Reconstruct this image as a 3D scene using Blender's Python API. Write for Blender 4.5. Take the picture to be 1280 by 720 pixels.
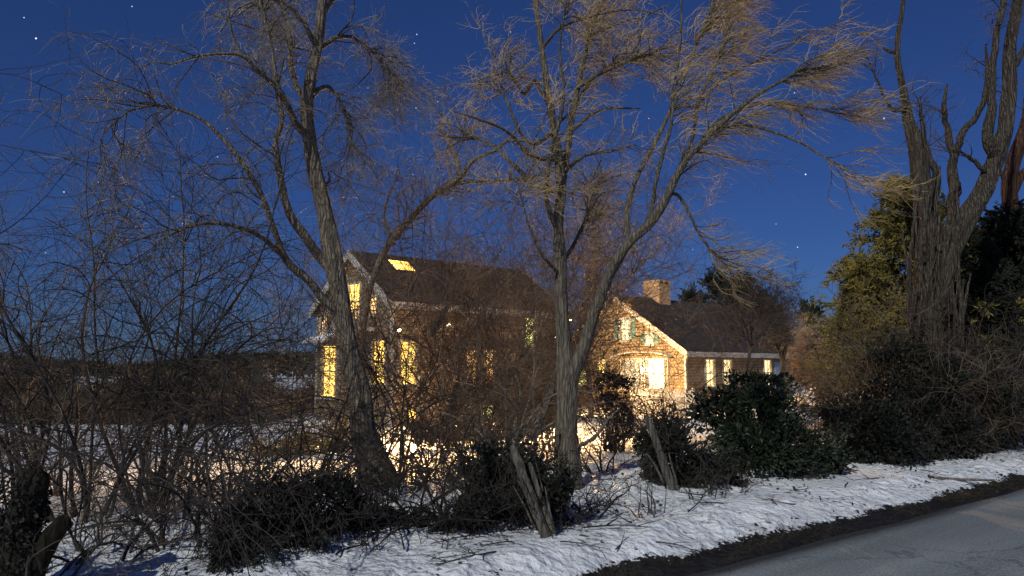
import bpy, math, random
import numpy as np
from mathutils import Vector, noise

# ------------------------------------------------------------------ scene, camera, light
for o in list(bpy.data.objects):
    bpy.data.objects.remove(o)
S = bpy.context.scene
COL = S.collection
F = 949.0                       # focal length in photo pixels (1280 wide)
PITCH = math.atan(100.0 / F)
CAMZ = 1.6
cam_d = bpy.data.cameras.new('camera'); cam = bpy.data.objects.new('camera', cam_d); COL.objects.link(cam)
cam.location = (0, 0, CAMZ); cam.rotation_euler = (math.pi / 2 + PITCH, 0, 0)
cam_d.sensor_width = 36; cam_d.lens = 36 * F / 1280; cam_d.clip_start = 0.05; cam_d.clip_end = 3000
S.camera = cam
S.view_settings.view_transform = 'Standard'; S.view_settings.look = 'None'
S.view_settings.gamma = 1; S.view_settings.use_curve_mapping = False
S.view_settings.exposure = 0.0
S.render.engine = 'CYCLES'
S.cycles.max_bounces = 5; S.cycles.diffuse_bounces = 3; S.cycles.glossy_bounces = 2

MOON_EL, MOON_AZ = math.radians(36), math.radians(208)     # azimuth clockwise from +Y
W = bpy.data.worlds.new('World'); S.world = W; W.use_nodes = True
nt = W.node_tree; nt.nodes.clear()
N = nt.nodes.new; LK = nt.links.new
out = N('ShaderNodeOutputWorld'); bg = N('ShaderNodeBackground'); sky = N('ShaderNodeTexSky')
sky.sky_type = 'NISHITA'; sky.sun_disc = False
sky.sun_elevation = MOON_EL; sky.sun_rotation = MOON_AZ
sky.air_density = 1.0; sky.dust_density = 0.25; sky.ozone_density = 3.0
bg.inputs['Strength'].default_value = 0.067
tint = N('ShaderNodeMix'); tint.data_type = 'RGBA'; tint.blend_type = 'MULTIPLY'; tint.inputs['Factor'].default_value = 1
LK(sky.outputs[0], tint.inputs['A']); tint.inputs['B'].default_value = (0.14, 0.245, 0.52, 1)
glow = N('ShaderNodeMix'); glow.data_type = 'RGBA'; glow.blend_type = 'ADD'; glow.inputs['Factor'].default_value = 1; LK(tint.outputs['Result'], glow.inputs['A']); glow.inputs['B'].default_value = (.085, .17, .50, 1)   # airglow
LK(glow.outputs['Result'], bg.inputs['Color'])
def ray(px, py):
    r = (px - 640) / F; u = (360 - py) / F
    c, s = math.cos(PITCH), math.sin(PITCH)
    return np.array([r, c - s * u, s + c * u])
tc = N('ShaderNodeTexCoord')
STARS = [(45,48,1.4),(30,22,.8),(165,8,.8),(345,62,.9),(352,86,.9),(284,161,.7),(272,196,.9),(80,240,1.1),(123,228,.7),(57,316,.7),
         (521,43,.9),(518,54,.8),(638,40,.7),(497,137,1.1),(520,135,.9),(547,127,.9),(516,218,.7),(1007,218,1.3),(1105,148,1.5),
         (993,116,.8),(997,309,.9),(970,280,.6),(898,70,.9),(893,36,.7),(811,148,.8),(803,323,.6),(866,312,.6),(972,355,.6),(402,201,.6),(604,20,.6),(460,110,.6)]
acc = None
for px, py, b in STARS:
    d = ray(px, py); d /= np.linalg.norm(d)
    vm = N('ShaderNodeVectorMath'); vm.operation = 'DISTANCE'; LK(tc.outputs['Generated'], vm.inputs[0]); vm.inputs[1].default_value = d
    m = N('ShaderNodeMath'); m.operation = 'LESS_THAN'; LK(vm.outputs['Value'], m.inputs[0]); m.inputs[1].default_value = 0.00072 * b ** .5
    m2 = N('ShaderNodeMath'); m2.operation = 'MULTIPLY_ADD'; LK(m.outputs[0], m2.inputs[0]); m2.inputs[1].default_value = b
    if acc is not None: LK(acc.outputs[0], m2.inputs[2])
    else: m2.inputs[2].default_value = 0
    acc = m2
bg2 = N('ShaderNodeBackground'); bg2.inputs['Color'].default_value = (.75, .85, 1, 1); LK(acc.outputs[0], bg2.inputs['Strength'])
add = N('ShaderNodeAddShader'); LK(bg.outputs[0], add.inputs[0]); LK(bg2.outputs[0], add.inputs[1]); LK(add.outputs[0], out.inputs['Surface'])

sun_d = bpy.data.lights.new('moon_light', 'SUN'); sun = bpy.data.objects.new('moon_light', sun_d); COL.objects.link(sun)
sun_d.energy = 2.5; sun_d.angle = math.radians(0.6); sun_d.color = (0.96, 0.97, 0.90)
sv = Vector((math.sin(MOON_AZ) * math.cos(MOON_EL), math.cos(MOON_AZ) * math.cos(MOON_EL), math.sin(MOON_EL)))
sun.rotation_euler = (-sv).to_track_quat('-Z', 'Y').to_euler()

# ------------------------------------------------------------------ geometry of the place
EU = np.array([.79, .613]); EN = np.array([-.613, .79]); E0 = np.array([.3, 5.8])   # road edge line
def s_of(x, y): return (x - .3) * EN[0] + (y - 5.8) * EN[1]
def sm(a, b, v):
    t = np.clip((v - a) / (b - a), 0, 1); return t * t * (3 - 2 * t)
def gh(x, y):
    s = s_of(x, y)
    return 0.10 * sm(.0, .8, s) + 0.06 * sm(1, 2.2, s) - 0.76 * sm(3.0, 14.0, s)
def P(px, py, Y):
    d = ray(px, py); d = d * (Y / d[1]); return np.array([d[0], Y, CAMZ + d[2]])
def G(px, py):
    d = ray(px, py); t = 1.0
    Y = 10.0
    for _ in range(60):
        x = d[0] / d[1] * Y; z = CAMZ + d[2] / d[1] * Y
        Y += (z - gh(x, Y)) / (-d[2] / d[1]) * .6
    return np.array([d[0] / d[1] * Y, Y, gh(d[0] / d[1] * Y, Y)])
def X_at(px, Y):
    return ray(px, 460)[0] / ray(px, 460)[1] * Y

# ------------------------------------------------------------------ materials
def mat(name, col, rough=.85, col2=None, scale=8, bump=0., bscale=None, stretch=(1, 1, 1), detail=6, spec=.3, lo=.35, hi=.65, coat=0):
    m = bpy.data.materials.new(name); m.use_nodes = True; t = m.node_tree
    b = t.nodes['Principled BSDF']; b.inputs['Roughness'].default_value = rough; b.inputs['Specular IOR Level'].default_value = spec
    c = t.nodes.new('ShaderNodeTexCoord'); mp = t.nodes.new('ShaderNodeMapping'); mp.inputs['Scale'].default_value = stretch
    t.links.new(c.outputs['Object'], mp.inputs[0])
    n = t.nodes.new('ShaderNodeTexNoise'); n.inputs['Scale'].default_value = scale; n.inputs['Detail'].default_value = detail
    t.links.new(mp.outputs[0], n.inputs['Vector'])
    r = t.nodes.new('ShaderNodeValToRGB'); r.color_ramp.elements[0].position = lo; r.color_ramp.elements[1].position = hi
    r.color_ramp.elements[0].color = (*(col2 or col), 1); r.color_ramp.elements[1].color = (*col, 1)
    t.links.new(n.outputs['Fac'], r.inputs[0]); t.links.new(r.outputs[0], b.inputs['Base Color'])
    if bump:
        n2 = t.nodes.new('ShaderNodeTexNoise'); n2.inputs['Scale'].default_value = bscale or scale; n2.inputs['Detail'].default_value = detail
        t.links.new(mp.outputs[0], n2.inputs['Vector'])
        bp = t.nodes.new('ShaderNodeBump'); bp.inputs['Strength'].default_value = 1; bp.inputs['Distance'].default_value = bump
        t.links.new(n2.outputs['Fac'], bp.inputs['Height']); t.links.new(bp.outputs[0], b.inputs['Normal'])
    return m
def emis(name, col, strength, col2=None, scale=2.0):
    m = bpy.data.materials.new(name); m.use_nodes = True; t = m.node_tree
    b = t.nodes['Principled BSDF']; b.inputs['Base Color'].default_value = (.1, .1, .1, 1); b.inputs['Roughness'].default_value = .2
    c = t.nodes.new('ShaderNodeTexCoord'); n = t.nodes.new('ShaderNodeTexNoise'); n.inputs['Scale'].default_value = scale; n.inputs['Detail'].default_value = 3
    t.links.new(c.outputs['Object'], n.inputs['Vector'])
    r = t.nodes.new('ShaderNodeValToRGB'); r.color_ramp.elements[0].position = .25; r.color_ramp.elements[1].position = .75
    r.color_ramp.elements[0].color = (*(col2 or col), 1); r.color_ramp.elements[1].color = (*col, 1)
    t.links.new(n.outputs['Fac'], r.inputs[0]); t.links.new(r.outputs[0], b.inputs['Emission Color']); b.inputs['Emission Strength'].default_value = strength
    return m
def bark(name, hi, lo_, sc=10, dist=.03, st=.09):
    m = bpy.data.materials.new(name); m.use_nodes = True; t = m.node_tree; b = t.nodes['Principled BSDF']; b.inputs['Roughness'].default_value = .95; b.inputs['Specular IOR Level'].default_value = .15
    n_, l_ = t.nodes.new, t.links.new
    c = n_('ShaderNodeTexCoord'); w = n_('ShaderNodeTexNoise'); w.inputs['Scale'].default_value = 3; l_(c.outputs['Object'], w.inputs['Vector'])
    ad = n_('ShaderNodeVectorMath'); ad.operation = 'MULTIPLY_ADD'; l_(w.outputs['Color'], ad.inputs[0]); ad.inputs[1].default_value = (.10, .10, .10); l_(c.outputs['Object'], ad.inputs[2])
    mp = n_('ShaderNodeMapping'); mp.inputs['Scale'].default_value = (1, 1, st); l_(ad.outputs[0], mp.inputs[0])
    v = n_('ShaderNodeTexVoronoi'); v.feature = 'DISTANCE_TO_EDGE'; v.inputs['Scale'].default_value = sc; l_(mp.outputs[0], v.inputs['Vector'])
    r = n_('ShaderNodeValToRGB'); r.color_ramp.elements[0].position = .02; r.color_ramp.elements[1].position = .22; r.color_ramp.elements[0].color = (*[x * .35 for x in lo_], 1); r.color_ramp.elements[1].color = (1, 1, 1, 1); l_(v.outputs[0], r.inputs[0])
    k = n_('ShaderNodeTexNoise'); k.inputs['Scale'].default_value = sc * 1.7; k.inputs['Detail'].default_value = 9; k.inputs['Roughness'].default_value = .7; l_(mp.outputs[0], k.inputs['Vector'])
    r2 = n_('ShaderNodeValToRGB'); r2.color_ramp.elements[0].position = .36; r2.color_ramp.elements[1].position = .68; r2.color_ramp.elements[0].color = (*lo_, 1); r2.color_ramp.elements[1].color = (*hi, 1); l_(k.outputs[0], r2.inputs[0])
    x = n_('ShaderNodeMix'); x.data_type = 'RGBA'; x.blend_type = 'MULTIPLY'; x.inputs['Factor'].default_value = .45; l_(r2.outputs[0], x.inputs['A']); l_(r.outputs[0], x.inputs['B']); l_(x.outputs['Result'], b.inputs['Base Color'])
    a1 = n_('ShaderNodeMath'); a1.operation = 'MULTIPLY_ADD'; l_(k.outputs[0], a1.inputs[0]); a1.inputs[1].default_value = 2.2; l_(r.outputs[0], a1.inputs[2])
    bp = n_('ShaderNodeBump'); bp.inputs['Distance'].default_value = dist; l_(a1.outputs[0], bp.inputs['Height']); l_(bp.outputs[0], b.inputs['Normal'])
    return m
M = {}
M['bark_willow'] = bark('bark_willow', (.40, .34, .26), (.13, .105, .08), 24, .018)
M['bark_grey'] = bark('bark_grey', (.29, .25, .19), (.095, .078, .06), 28, .013)
M['bark_old'] = bark('bark_old', (.20, .165, .13), (.045, .036, .029), 20, .03, .11)
M['bark_pale'] = bark('bark_pale', (.30, .26, .21), (.12, .10, .08), 30, .008, .3)
M['bark_dark'] = bark('bark_dark', (.05, .042, .03), (.012, .01, .008), 20, .02)
M['bark_red'] = bark('bark_red', (.16, .085, .055), (.05, .026, .018), 14, .03)
M['twig_tan'] = mat('twig_tan', (.46, .33, .15), .8, (.25, .185, .10), 3)
M['twig_straw'] = mat('twig_straw', (.42, .28, .12), .8, (.2, .14, .07), 2.5)
M['twig_grey'] = mat('twig_grey', (.27, .24, .19), .8, (.13, .115, .10), 3)
M['twig_brown'] = mat('twig_brown', (.17, .12, .08), .8, (.075, .052, .038), 3)
M['twig_dark'] = mat('twig_dark', (.06, .048, .042), .8, (.022, .018, .016), 3)
M['twig_black'] = mat('twig_black', (.028, .021, .018), .85, (.010, .008, .007), 3)
M['twig_red'] = mat('twig_red', (.20, .125, .075), .8, (.09, .055, .036), 3)
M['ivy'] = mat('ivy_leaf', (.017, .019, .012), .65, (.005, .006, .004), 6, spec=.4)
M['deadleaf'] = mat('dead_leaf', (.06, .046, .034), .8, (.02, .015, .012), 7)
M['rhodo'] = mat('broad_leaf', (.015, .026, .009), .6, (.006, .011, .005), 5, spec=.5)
M['olive'] = mat('olive_leaf_lit', (.20, .15, .04), .7, (.07, .06, .02), 3)  # yellowish leaf colour carries the warm light from the house
M['cedar'] = mat('cedar_leaf_lit', (.24, .19, .045), .8, (.085, .08, .022), 2.5)  # leaves yellowed: warm lamp light put into their colour
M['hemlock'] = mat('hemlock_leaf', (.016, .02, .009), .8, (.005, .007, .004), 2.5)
M['conifer_far'] = mat('conifer_far', (.022, .035, .018), .8, (.01, .017, .01), 2.5)
M['brush'] = mat('brush_stem', (.07, .05, .033), .9, (.022, .017, .012), 1.2)
M['deadgrass'] = mat('dead_grass', (.055, .044, .026), .9, (.015, .012, .008), 4)
M['weathered'] = mat('weathered_wood', (.14, .125, .105), .9, (.03, .026, .022), 40, .02, 55, (1, 1, .06))
M['trim'] = mat('white_trim', (.46, .44, .40), .6, (.34, .32, .29), 6)
M['shutter'] = mat('blue_green_shutter', (.12, .22, .20), .6, (.08, .16, .15), 6)
M['stone'] = mat('granite', (.30, .27, .23), .9, (.14, .12, .10), 7, .02, 15)
M['fixture'] = mat('black_metal', (.03, .03, .03), .4)
M['snowcap'] = mat('snow_cap', (.80, .82, .85), .6, (.70, .73, .78), 5, .02, 9)
M['sky_lit_door'] = mat('sky_tinted_door', (.25, .36, .50), .5, (.2, .3, .44), 5)  # blue reflection of the sky put into the door colour
M['win_warm'] = emis('lit_window_warm', (1.0, .70, .16), 4.6, (1.0, .50, .06), 2.5)
M['win_orange'] = emis('lit_window_orange', (1.0, .62, .2), 3.6, (.9, .38, .08), 3)
M['win_green'] = emis('lit_window_greenish', (.95, .95, .3), 3.4, (.8, .72, .15), 3)
M['win_white'] = emis('lit_window_white', (1.0, .93, .6), 3.5, (1, .8, .35), 2)
M['wall_glow_soft'] = emis('lit_wall_soft', (1.0, .80, .45), 1.3, (1, .62, .28), 2)  # glow standing in for the dimmer part of a lamplit wall
M['win_pale'] = emis('lit_window_pale', (1.0, .84, .42), 1.9, (1, .70, .26), 3)
M['curtain'] = emis('backlit_curtain', (.9, .48, .12), .8, (.6, .28, .06), 9)
M['lampglass'] = emis('lamp_glass', (1.0, .85, .55), 9)

def mk_brick(name, c1, c2, mortar, sc, bw, rh, ms, bump):
    m = bpy.data.materials.new(name); m.use_nodes = True; t = m.node_tree; b = t.nodes['Principled BSDF']; b.inputs['Roughness'].default_value = .9
    c = t.nodes.new('ShaderNodeTexCoord'); sp = t.nodes.new('ShaderNodeSeparateXYZ'); t.links.new(c.outputs['Object'], sp.inputs[0])
    a = t.nodes.new('ShaderNodeMath'); a.operation = 'ADD'; t.links.new(sp.outputs[0], a.inputs[0]); t.links.new(sp.outputs[1], a.inputs[1])
    cb = t.nodes.new('ShaderNodeCombineXYZ'); t.links.new(a.outputs[0], cb.inputs[0]); t.links.new(sp.outputs[2], cb.inputs[1])
    k = t.nodes.new('ShaderNodeTexBrick'); k.inputs['Scale'].default_value = sc; k.inputs['Brick Width'].default_value = bw; k.inputs['Row Height'].default_value = rh
    k.inputs['Mortar Size'].default_value = ms; k.inputs['Color1'].default_value = (*c1, 1); k.inputs['Color2'].default_value = (*c2, 1); k.inputs['Mortar'].default_value = (*mortar, 1)
    t.links.new(cb.outputs[0], k.inputs['Vector'])
    n = t.nodes.new('ShaderNodeTexNoise'); n.inputs['Scale'].default_value = 4; n.inputs['Detail'].default_value = 8; t.links.new(c.outputs['Object'], n.inputs['Vector'])
    mr = t.nodes.new('ShaderNodeMapRange'); mr.inputs[3].default_value = .55; mr.inputs[4].default_value = 1.35; t.links.new(n.outputs['Fac'], mr.inputs[0])
    mx = t.nodes.new('ShaderNodeMix'); mx.data_type = 'RGBA'; mx.blend_type = 'MULTIPLY'; mx.inputs['Factor'].default_value = 1
    t.links.new(k.outputs['Color'], mx.inputs['A']); t.links.new(mr.outputs[0], mx.inputs['B']); t.links.new(mx.outputs['Result'], b.inputs['Base Color'])
    bp = t.nodes.new('ShaderNodeBump'); bp.inputs['Distance'].default_value = bump; bp.invert = True
    t.links.new(k.outputs['Fac'], bp.inputs['Height']); t.links.new(bp.outputs[0], b.inputs['Normal'])
    return m
M['shingle'] = mk_brick('cedar_shingle', (.30, .22, .13), (.20, .145, .09), (.05, .035, .025), 1.0, .22, .15, .012, .02)
M['roofing'] = mk_brick('roof_shingle', (.05, .038, .032), (.03, .024, .021), (.012, .010, .009), 1.0, .3, .10, .012, .015)
M['brick'] = mk_brick('chimney_brick', (.36, .27, .17), (.28, .19, .13), (.30, .27, .22), 1.0, .22, .075, .01, .01)

# ------------------------------------------------------------------ mesh helpers
def cr(pts, n):
    """Catmull-Rom resample of rows of numbers"""
    p = np.array(pts, float); q = np.vstack([2 * p[0] - p[1], p, 2 * p[-1] - p[-2]])
    L = np.concatenate([[0], np.cumsum(np.linalg.norm(np.diff(p[:, :3], axis=0), axis=1))])
    u = np.linspace(0, L[-1], n); o = []
    for v in u:
        i = min(np.searchsorted(L, v, side='right') - 1, len(p) - 2); t = (v - L[i]) / max(L[i + 1] - L[i], 1e-9)
        a, b, c, d = q[i], q[i + 1], q[i + 2], q[i + 3]
        o.append(.5 * ((2 * b) + (-a + c) * t + (2 * a - 5 * b + 4 * c - d) * t * t + (-a + 3 * b - 3 * c + d) * t ** 3))
    return np.array(o)
def tubes(Pt, R, sides=3, lump=0, rng=None):
    """Pt (N,K,3), R (N,K) -> verts, quads"""
    Pt = np.asarray(Pt, float); Nn, K, _ = Pt.shape; R = np.broadcast_to(R, (Nn, K))
    T = np.gradient(Pt, axis=1); T /= np.linalg.norm(T, axis=2, keepdims=True) + 1e-12
    ax = np.argmin(np.abs(T).max(axis=1), axis=1); ref = np.eye(3)[ax][:, None, :]
    U = np.cross(T, ref); U /= np.linalg.norm(U, axis=2, keepdims=True) + 1e-9
    V = np.cross(T, U)
    a = np.arange(sides) / sides * 2 * math.pi
    RR = R[:, :, None]
    if lump:
        ph = rng.uniform(0, 6.28, (Nn, 1, 3)); kk = np.arange(K)[None, :, None] * .35
        RR = RR * (1 + lump * (np.sin(3 * a[None, None, :] + ph[..., :1] + kk * .7) * .5 + np.sin(5 * a[None, None, :] + ph[..., 1:2] - kk) * .5) + lump * (.15 if K > 50 else .7) * rng.normal(0, .6, (Nn, K, sides)))
    if lump and sides >= 12:
        ph = rng.uniform(0, 6.28, 4); kk = np.arange(K)[None, :, None]; rg = 0
        for mm, am, tw in ((5, .5, .05), (8, .45, -.07), (11, .4, .09), (14, .3, -.04)): rg = rg + am * np.sin(mm * a[None, None, :] + ph[mm % 4] + kk * tw + .5 * np.sin(kk * .31 + mm))
        RR = RR * (1 + lump * .55 * rg)
    RR = np.broadcast_to(RR, (Nn, K, sides))
    v = Pt[:, :, None, :] + RR[..., None] * (np.cos(a)[None, None, :, None] * U[:, :, None, :] + np.sin(a)[None, None, :, None] * V[:, :, None, :])
    idx = np.arange(Nn * K * sides).reshape(Nn, K, sides); nx = np.roll(idx, -1, axis=2)
    q = np.stack([idx[:, :-1], nx[:, :-1], nx[:, 1:], idx[:, 1:]], axis=-1).reshape(-1, 4)
    return v.reshape(-1, 3), q
class MB:
    def __init__(s): s.v = []; s.f = []; s.n = 0; s.m = []
    def add(s, v, f, m=0):
        v = np.asarray(v, float).reshape(-1, 3); f = np.asarray(f, int)
        s.v.append(v); s.f.append(f + s.n); s.m.append(np.full(len(f), m)); s.n += len(v)
    def tube(s, Pt, R, sides=3, m=0, **k): s.add(*tubes(Pt, R, sides, **k), m)
    def box(s, a, b, m=0):
        a = np.minimum(a, b).astype(float) if False else np.array(a, float); b = np.array(b, float)
        v = np.array([[a[0] if i & 1 == 0 else b[0], a[1] if i & 2 == 0 else b[1], a[2] if i & 4 == 0 else b[2]] for i in range(8)])
        s.add(v, [[0, 2, 3, 1], [4, 5, 7, 6], [0, 1, 5, 4], [2, 6, 7, 3], [0, 4, 6, 2], [1, 3, 7, 5]], m)
    def prism(s, poly, axis, a, b, m=0):
        """poly in the two other axes (in order), extruded along axis from a to b; convex"""
        n = len(poly); vs = []
        for h in (a, b):
            for p in poly:
                q = list(p); q.insert(axis, h); vs.append(q)
        base = s.n; s.v.append(np.array(vs, float)); s.n += 2 * n
        for i in range(n):
            j = (i + 1) % n; s.f.append(np.array([[base + i, base + j, base + n + j, base + n + i]])); s.m.append(np.array([m]))
        # caps as fans of quads/tris
        for off in (0, n):
            for i in range(1, n - 1):
                s.f.append(np.array([[base + off, base + off + i, base + off + i + 1, base + off + i + 1]])); s.m.append(np.array([m]))
    def build(s, name, mats, parent=None, smooth=False):
        v = np.vstack(s.v); f = np.vstack(s.f); mi = np.concatenate(s.m)
        tri = f[:, 2] == f[:, 3]
        me = bpy.data.meshes.new(name)
        if not tri.any():
            me.vertices.add(len(v)); me.vertices.foreach_set('co', v.astype(np.float32).ravel())
            me.loops.add(f.size); me.loops.foreach_set('vertex_index', f.astype(np.int32).ravel())
            me.polygons.add(len(f)); me.polygons.foreach_set('loop_start', np.arange(0, f.size, 4, dtype=np.int32))
        else:
            ln = np.where(tri, 3, 4); st = np.concatenate([[0], np.cumsum(ln)[:-1]])
            keep = np.ones(f.shape, bool); keep[tri, 3] = False
            me.vertices.add(len(v)); me.vertices.foreach_set('co', v.astype(np.float32).ravel())
            me.loops.add(int(ln.sum())); me.loops.foreach_set('vertex_index', f[keep].astype(np.int32))
            me.polygons.add(len(f)); me.polygons.foreach_set('loop_start', st.astype(np.int32))
        me.polygons.foreach_set('material_index', mi.astype(np.int32))
        me.polygons.foreach_set('use_smooth', np.full(len(f), smooth))
        me.update(calc_edges=True); me.validate()
        for m in (mats if isinstance(mats, (list, tuple)) else [mats]): me.materials.append(M[m])
        o = bpy.data.objects.new(name, me); COL.objects.link(o)
        if parent: 
            o.parent = parent; o.location = -np.array(parent.location) if not parent.get('_local') else (0, 0, 0)
        return o
def tag(o, label=None, cat=None, group=None, kind=None):
    if label: o['label'] = label
    if cat: o['category'] = cat
    if group: o['group'] = group
    if kind: o['kind'] = kind
    return o
def empty(name, loc, rz=0, local=False):
    o = bpy.data.objects.new(name, None); COL.objects.link(o); o.location = loc; o.rotation_euler = (0, 0, rz); o.empty_display_size = .2
    if local: o['_local'] = 1
    return o
def strands(p, d, L, K, bend=(0, 0, 0), jit=.2, rng=None, walk=None):
    p = np.array(p, float); d = np.array(d, float); d /= np.linalg.norm(d, axis=1, keepdims=True) + 1e-9
    n = len(p); L = np.broadcast_to(L, (n,)); st = (L / (K - 1))[:, None]; bend = np.asarray(bend, float)
    out = [p]; drift = rng.normal(0, 1, (n, 3)) * jit * .5
    for k in range(K - 1):
        p = p + d * st; out.append(p)
        drift = drift * .6 + rng.normal(0, 1, (n, 3)) * jit * .5
        d = d + bend / K + drift; d /= np.linalg.norm(d, axis=1, keepdims=True) + 1e-9
    return np.stack(out, axis=1)
def pick(lines, n, rng, t0=0., t1=1., power=1.):
    """lines: list of (Pts (N,K,3), R (N,K)); returns pos, tangent, radius for n random spots"""
    w = []; src = []
    for i, (p, r) in enumerate(lines):
        l = np.linalg.norm(np.diff(p, axis=1), axis=2).sum(axis=1); w.append(l); src.append(np.full(len(l), i))
    wt = np.concatenate(w); src = np.concatenate(src); loc = np.concatenate([np.arange(len(x)) for x in w]); wt = wt / wt.sum()
    ch = rng.choice(len(wt), n, p=wt); t = t0 + (t1 - t0) * rng.uniform(0, 1, n) ** (1 / power)
    pos = np.zeros((n, 3)); tan = np.zeros((n, 3)); rad = np.zeros(n)
    for i, (p, r) in enumerate(lines):
        m = src[ch] == i
        if not m.any(): continue
        K = p.shape[1]; u = t[m] * (K - 1); k = np.minimum(u.astype(int), K - 2); fr = (u - k)[:, None]; j = loc[ch[m]]
        a, b = p[j, k], p[j, k + 1]; pos[m] = a * (1 - fr) + b * fr; tan[m] = b - a
        rr = np.broadcast_to(r, p.shape[:2]); rad[m] = rr[j, k] * (1 - fr[:, 0]) + rr[j, k + 1] * fr[:, 0]
    tan /= np.linalg.norm(tan, axis=1, keepdims=True) + 1e-9
    return pos, tan, rad
def side(tan, rng, ang=.9, bias=(0, 0, 0)):
    r = rng.normal(0, 1, tan.shape); r -= (r * tan).sum(1, keepdims=True) * tan; r /= np.linalg.norm(r, axis=1, keepdims=True) + 1e-9
    a = rng.normal(ang, .25, (len(tan), 1)); return tan * np.cos(a) + r * np.sin(a) + np.asarray(bias)
def taper(n, K, r0, r1):
    t = np.linspace(0, 1, K)[None, :]; r0 = np.broadcast_to(r0, (n,))[:, None]; return r0 * (1 - t) + r1 * t
def leaves(mb, pos, size, rng, m=0, asp=.5, dirs=None, up=None):
    n = len(pos); a = rng.normal(0, 1, (n, 3)) if dirs is None else dirs + rng.normal(0, .45, (n, 3)); a /= np.linalg.norm(a, axis=1, keepdims=True)
    b = rng.normal(0, 1, (n, 3)); b = np.cross(a, b); b /= np.linalg.norm(b, axis=1, keepdims=True); c = np.cross(a, b)
    sz = (size * rng.uniform(.6, 1.35, n))[:, None]
    v = np.stack([pos, pos + a * sz * .5 + b * sz * asp * .5 + c * sz * .12, pos + a * sz, pos + a * sz * .5 - b * sz * asp * .5 + c * sz * .12], 1)
    i = np.arange(n)[:, None] * 4
    f = np.concatenate([i + [0, 1, 2, 2], i + [0, 2, 3, 3]]); mb.add(v.reshape(-1, 3), f, m)

# ------------------------------------------------------------------ ground sheet (snow, dirt edge) and road
def fb(x, y, sc, o=4, seed=0):
    r = 0; a = 1; tot = 0
    for k in range(o):
        r += a * noise.noise((x * sc * 2 ** k + seed, y * sc * 2 ** k + seed * .7, seed * 1.3)); tot += a; a *= .5
    return r / tot
def axis(lo, hi, fine0, fine1, step, grow=1.12):
    a = list(np.arange(fine0, fine1, step)); st = step; v = fine1
    while v < hi: a.append(v); st = min(st * grow, 60); v += st
    a.append(hi); st = step; v = fine0 - step; b = []
    while v > lo: b.append(v); st = min(st * grow, 60); v -= st
    b.append(lo); return np.array(b[::-1] + a)
ta = axis(-900, 900, -5.5, 13.5, .045); sa = axis(-600, 1100, -.9, 3.2, .04)
TT, SS = np.meshgrid(ta, sa, indexing='ij')
XX = E0[0] + TT * EU[0] + SS * EN[0]; YY = E0[1] + TT * EU[1] + SS * EN[1]
ZZ = gh(XX, YY); MASK = np.ones_like(ZZ)
for i in range(len(ta)):
    for j in range(len(sa)):
        s = SS[i, j]; x = XX[i, j]; y = YY[i, j]
        if -60 < TT[i, j] < 80 and -14 < s < 70:
            if s < .9 and s > -.9:
                e = s - .02 - .22 * fb(x, y, .9, 4, 3) * 1.3 - .16 * fb(x, y, 5, 3, 9)
                mk = min(max(e / .22 + .5, 0), 1)
            elif s <= -.9: mk = 1.0 if s < -8.3 else 0.0
            else: mk = 1.0
            MASK[i, j] = mk
            near = 1 - min(max((abs(x) + y - 12) / 30, 0), 1)
            z = .035 * fb(x, y, 1.1, 3, 1) + near * (.4 + 1.5 * max(0, fb(x, y, .8, 2, 31) + .25)) * (.06 * fb(x, y, 3.5, 4, 5) + .05 * abs(fb(x, y, 8, 3, 2)))
            if .0 < s < .9: z += near * .07 * math.exp(-((s - .38) / .22) ** 2) * max(0, fb(x, y, 2.2, 4, 44) + .12) * 2.2
            if s < .0: z = z * .4
            if s < -.44: z *= 0.3
            ZZ[i, j] += z + .055 * mk - (.06 if -8.2 < s < -.46 else 0) + (.02 * fb(x, y, 14, 2, 8) if mk < .5 and s > -.42 else 0)
        else:
            MASK[i, j] = 1
            ZZ[i, j] += .25 * fb(x, y, .05, 2, 1)
nI, nJ = TT.shape; idx = np.arange(nI * nJ).reshape(nI, nJ)
q = np.stack([idx[:-1, :-1], idx[1:, :-1], idx[1:, 1:], idx[:-1, 1:]], -1).reshape(-1, 4)
m = bpy.data.materials.new('snow_ground'); m.use_nodes = True; t = m.node_tree; b = t.nodes['Principled BSDF']; M['snow'] = m
b.inputs['Roughness'].default_value = .55; b.inputs['Specular IOR Level'].default_value = .3
n_, l_ = t.nodes.new, t.links.new
at = n_('ShaderNodeAttribute'); at.attribute_name = 'snow'
c = n_('ShaderNodeTexCoord')
def nz(sc, d=6, w=None):
    k = n_('ShaderNodeTexNoise'); k.inputs['Scale'].default_value = sc; k.inputs['Detail'].default_value = d; l_(c.outputs['Object'], k.inputs['Vector']); return k
def rp(src, a, b_, ca, cb):
    k = n_('ShaderNodeValToRGB'); k.color_ramp.elements[0].position = a; k.color_ramp.elements[1].position = b_
    k.color_ramp.elements[0].color = (*ca, 1); k.color_ramp.elements[1].color = (*cb, 1); l_(src, k.inputs[0]); return k
def mx(f, a, b_, typ='MIX'):
    k = n_('ShaderNodeMix'); k.data_type = 'RGBA'; k.blend_type = typ
    if f is None: k.inputs['Factor'].default_value = 1
    else: l_(f, k.inputs['Factor'])
    l_(a, k.inputs['A']); l_(b_, k.inputs['B']); return k
snowc = rp(nz(2.2).outputs[0], .3, .7, (.66, .67, .69), (.82, .84, .87))
dirt = rp(nz(16, 8).outputs[0], .35, .68, (.007, .006, .0055), (.026, .021, .014))
specks = rp(nz(17, 6).outputs[0], .36, .43, (.12, .095, .075), (1, 1, 1))
patches = rp(nz(1.3, 5).outputs[0], .38, .60, (1, 1, 1), (0, 0, 0))
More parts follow.
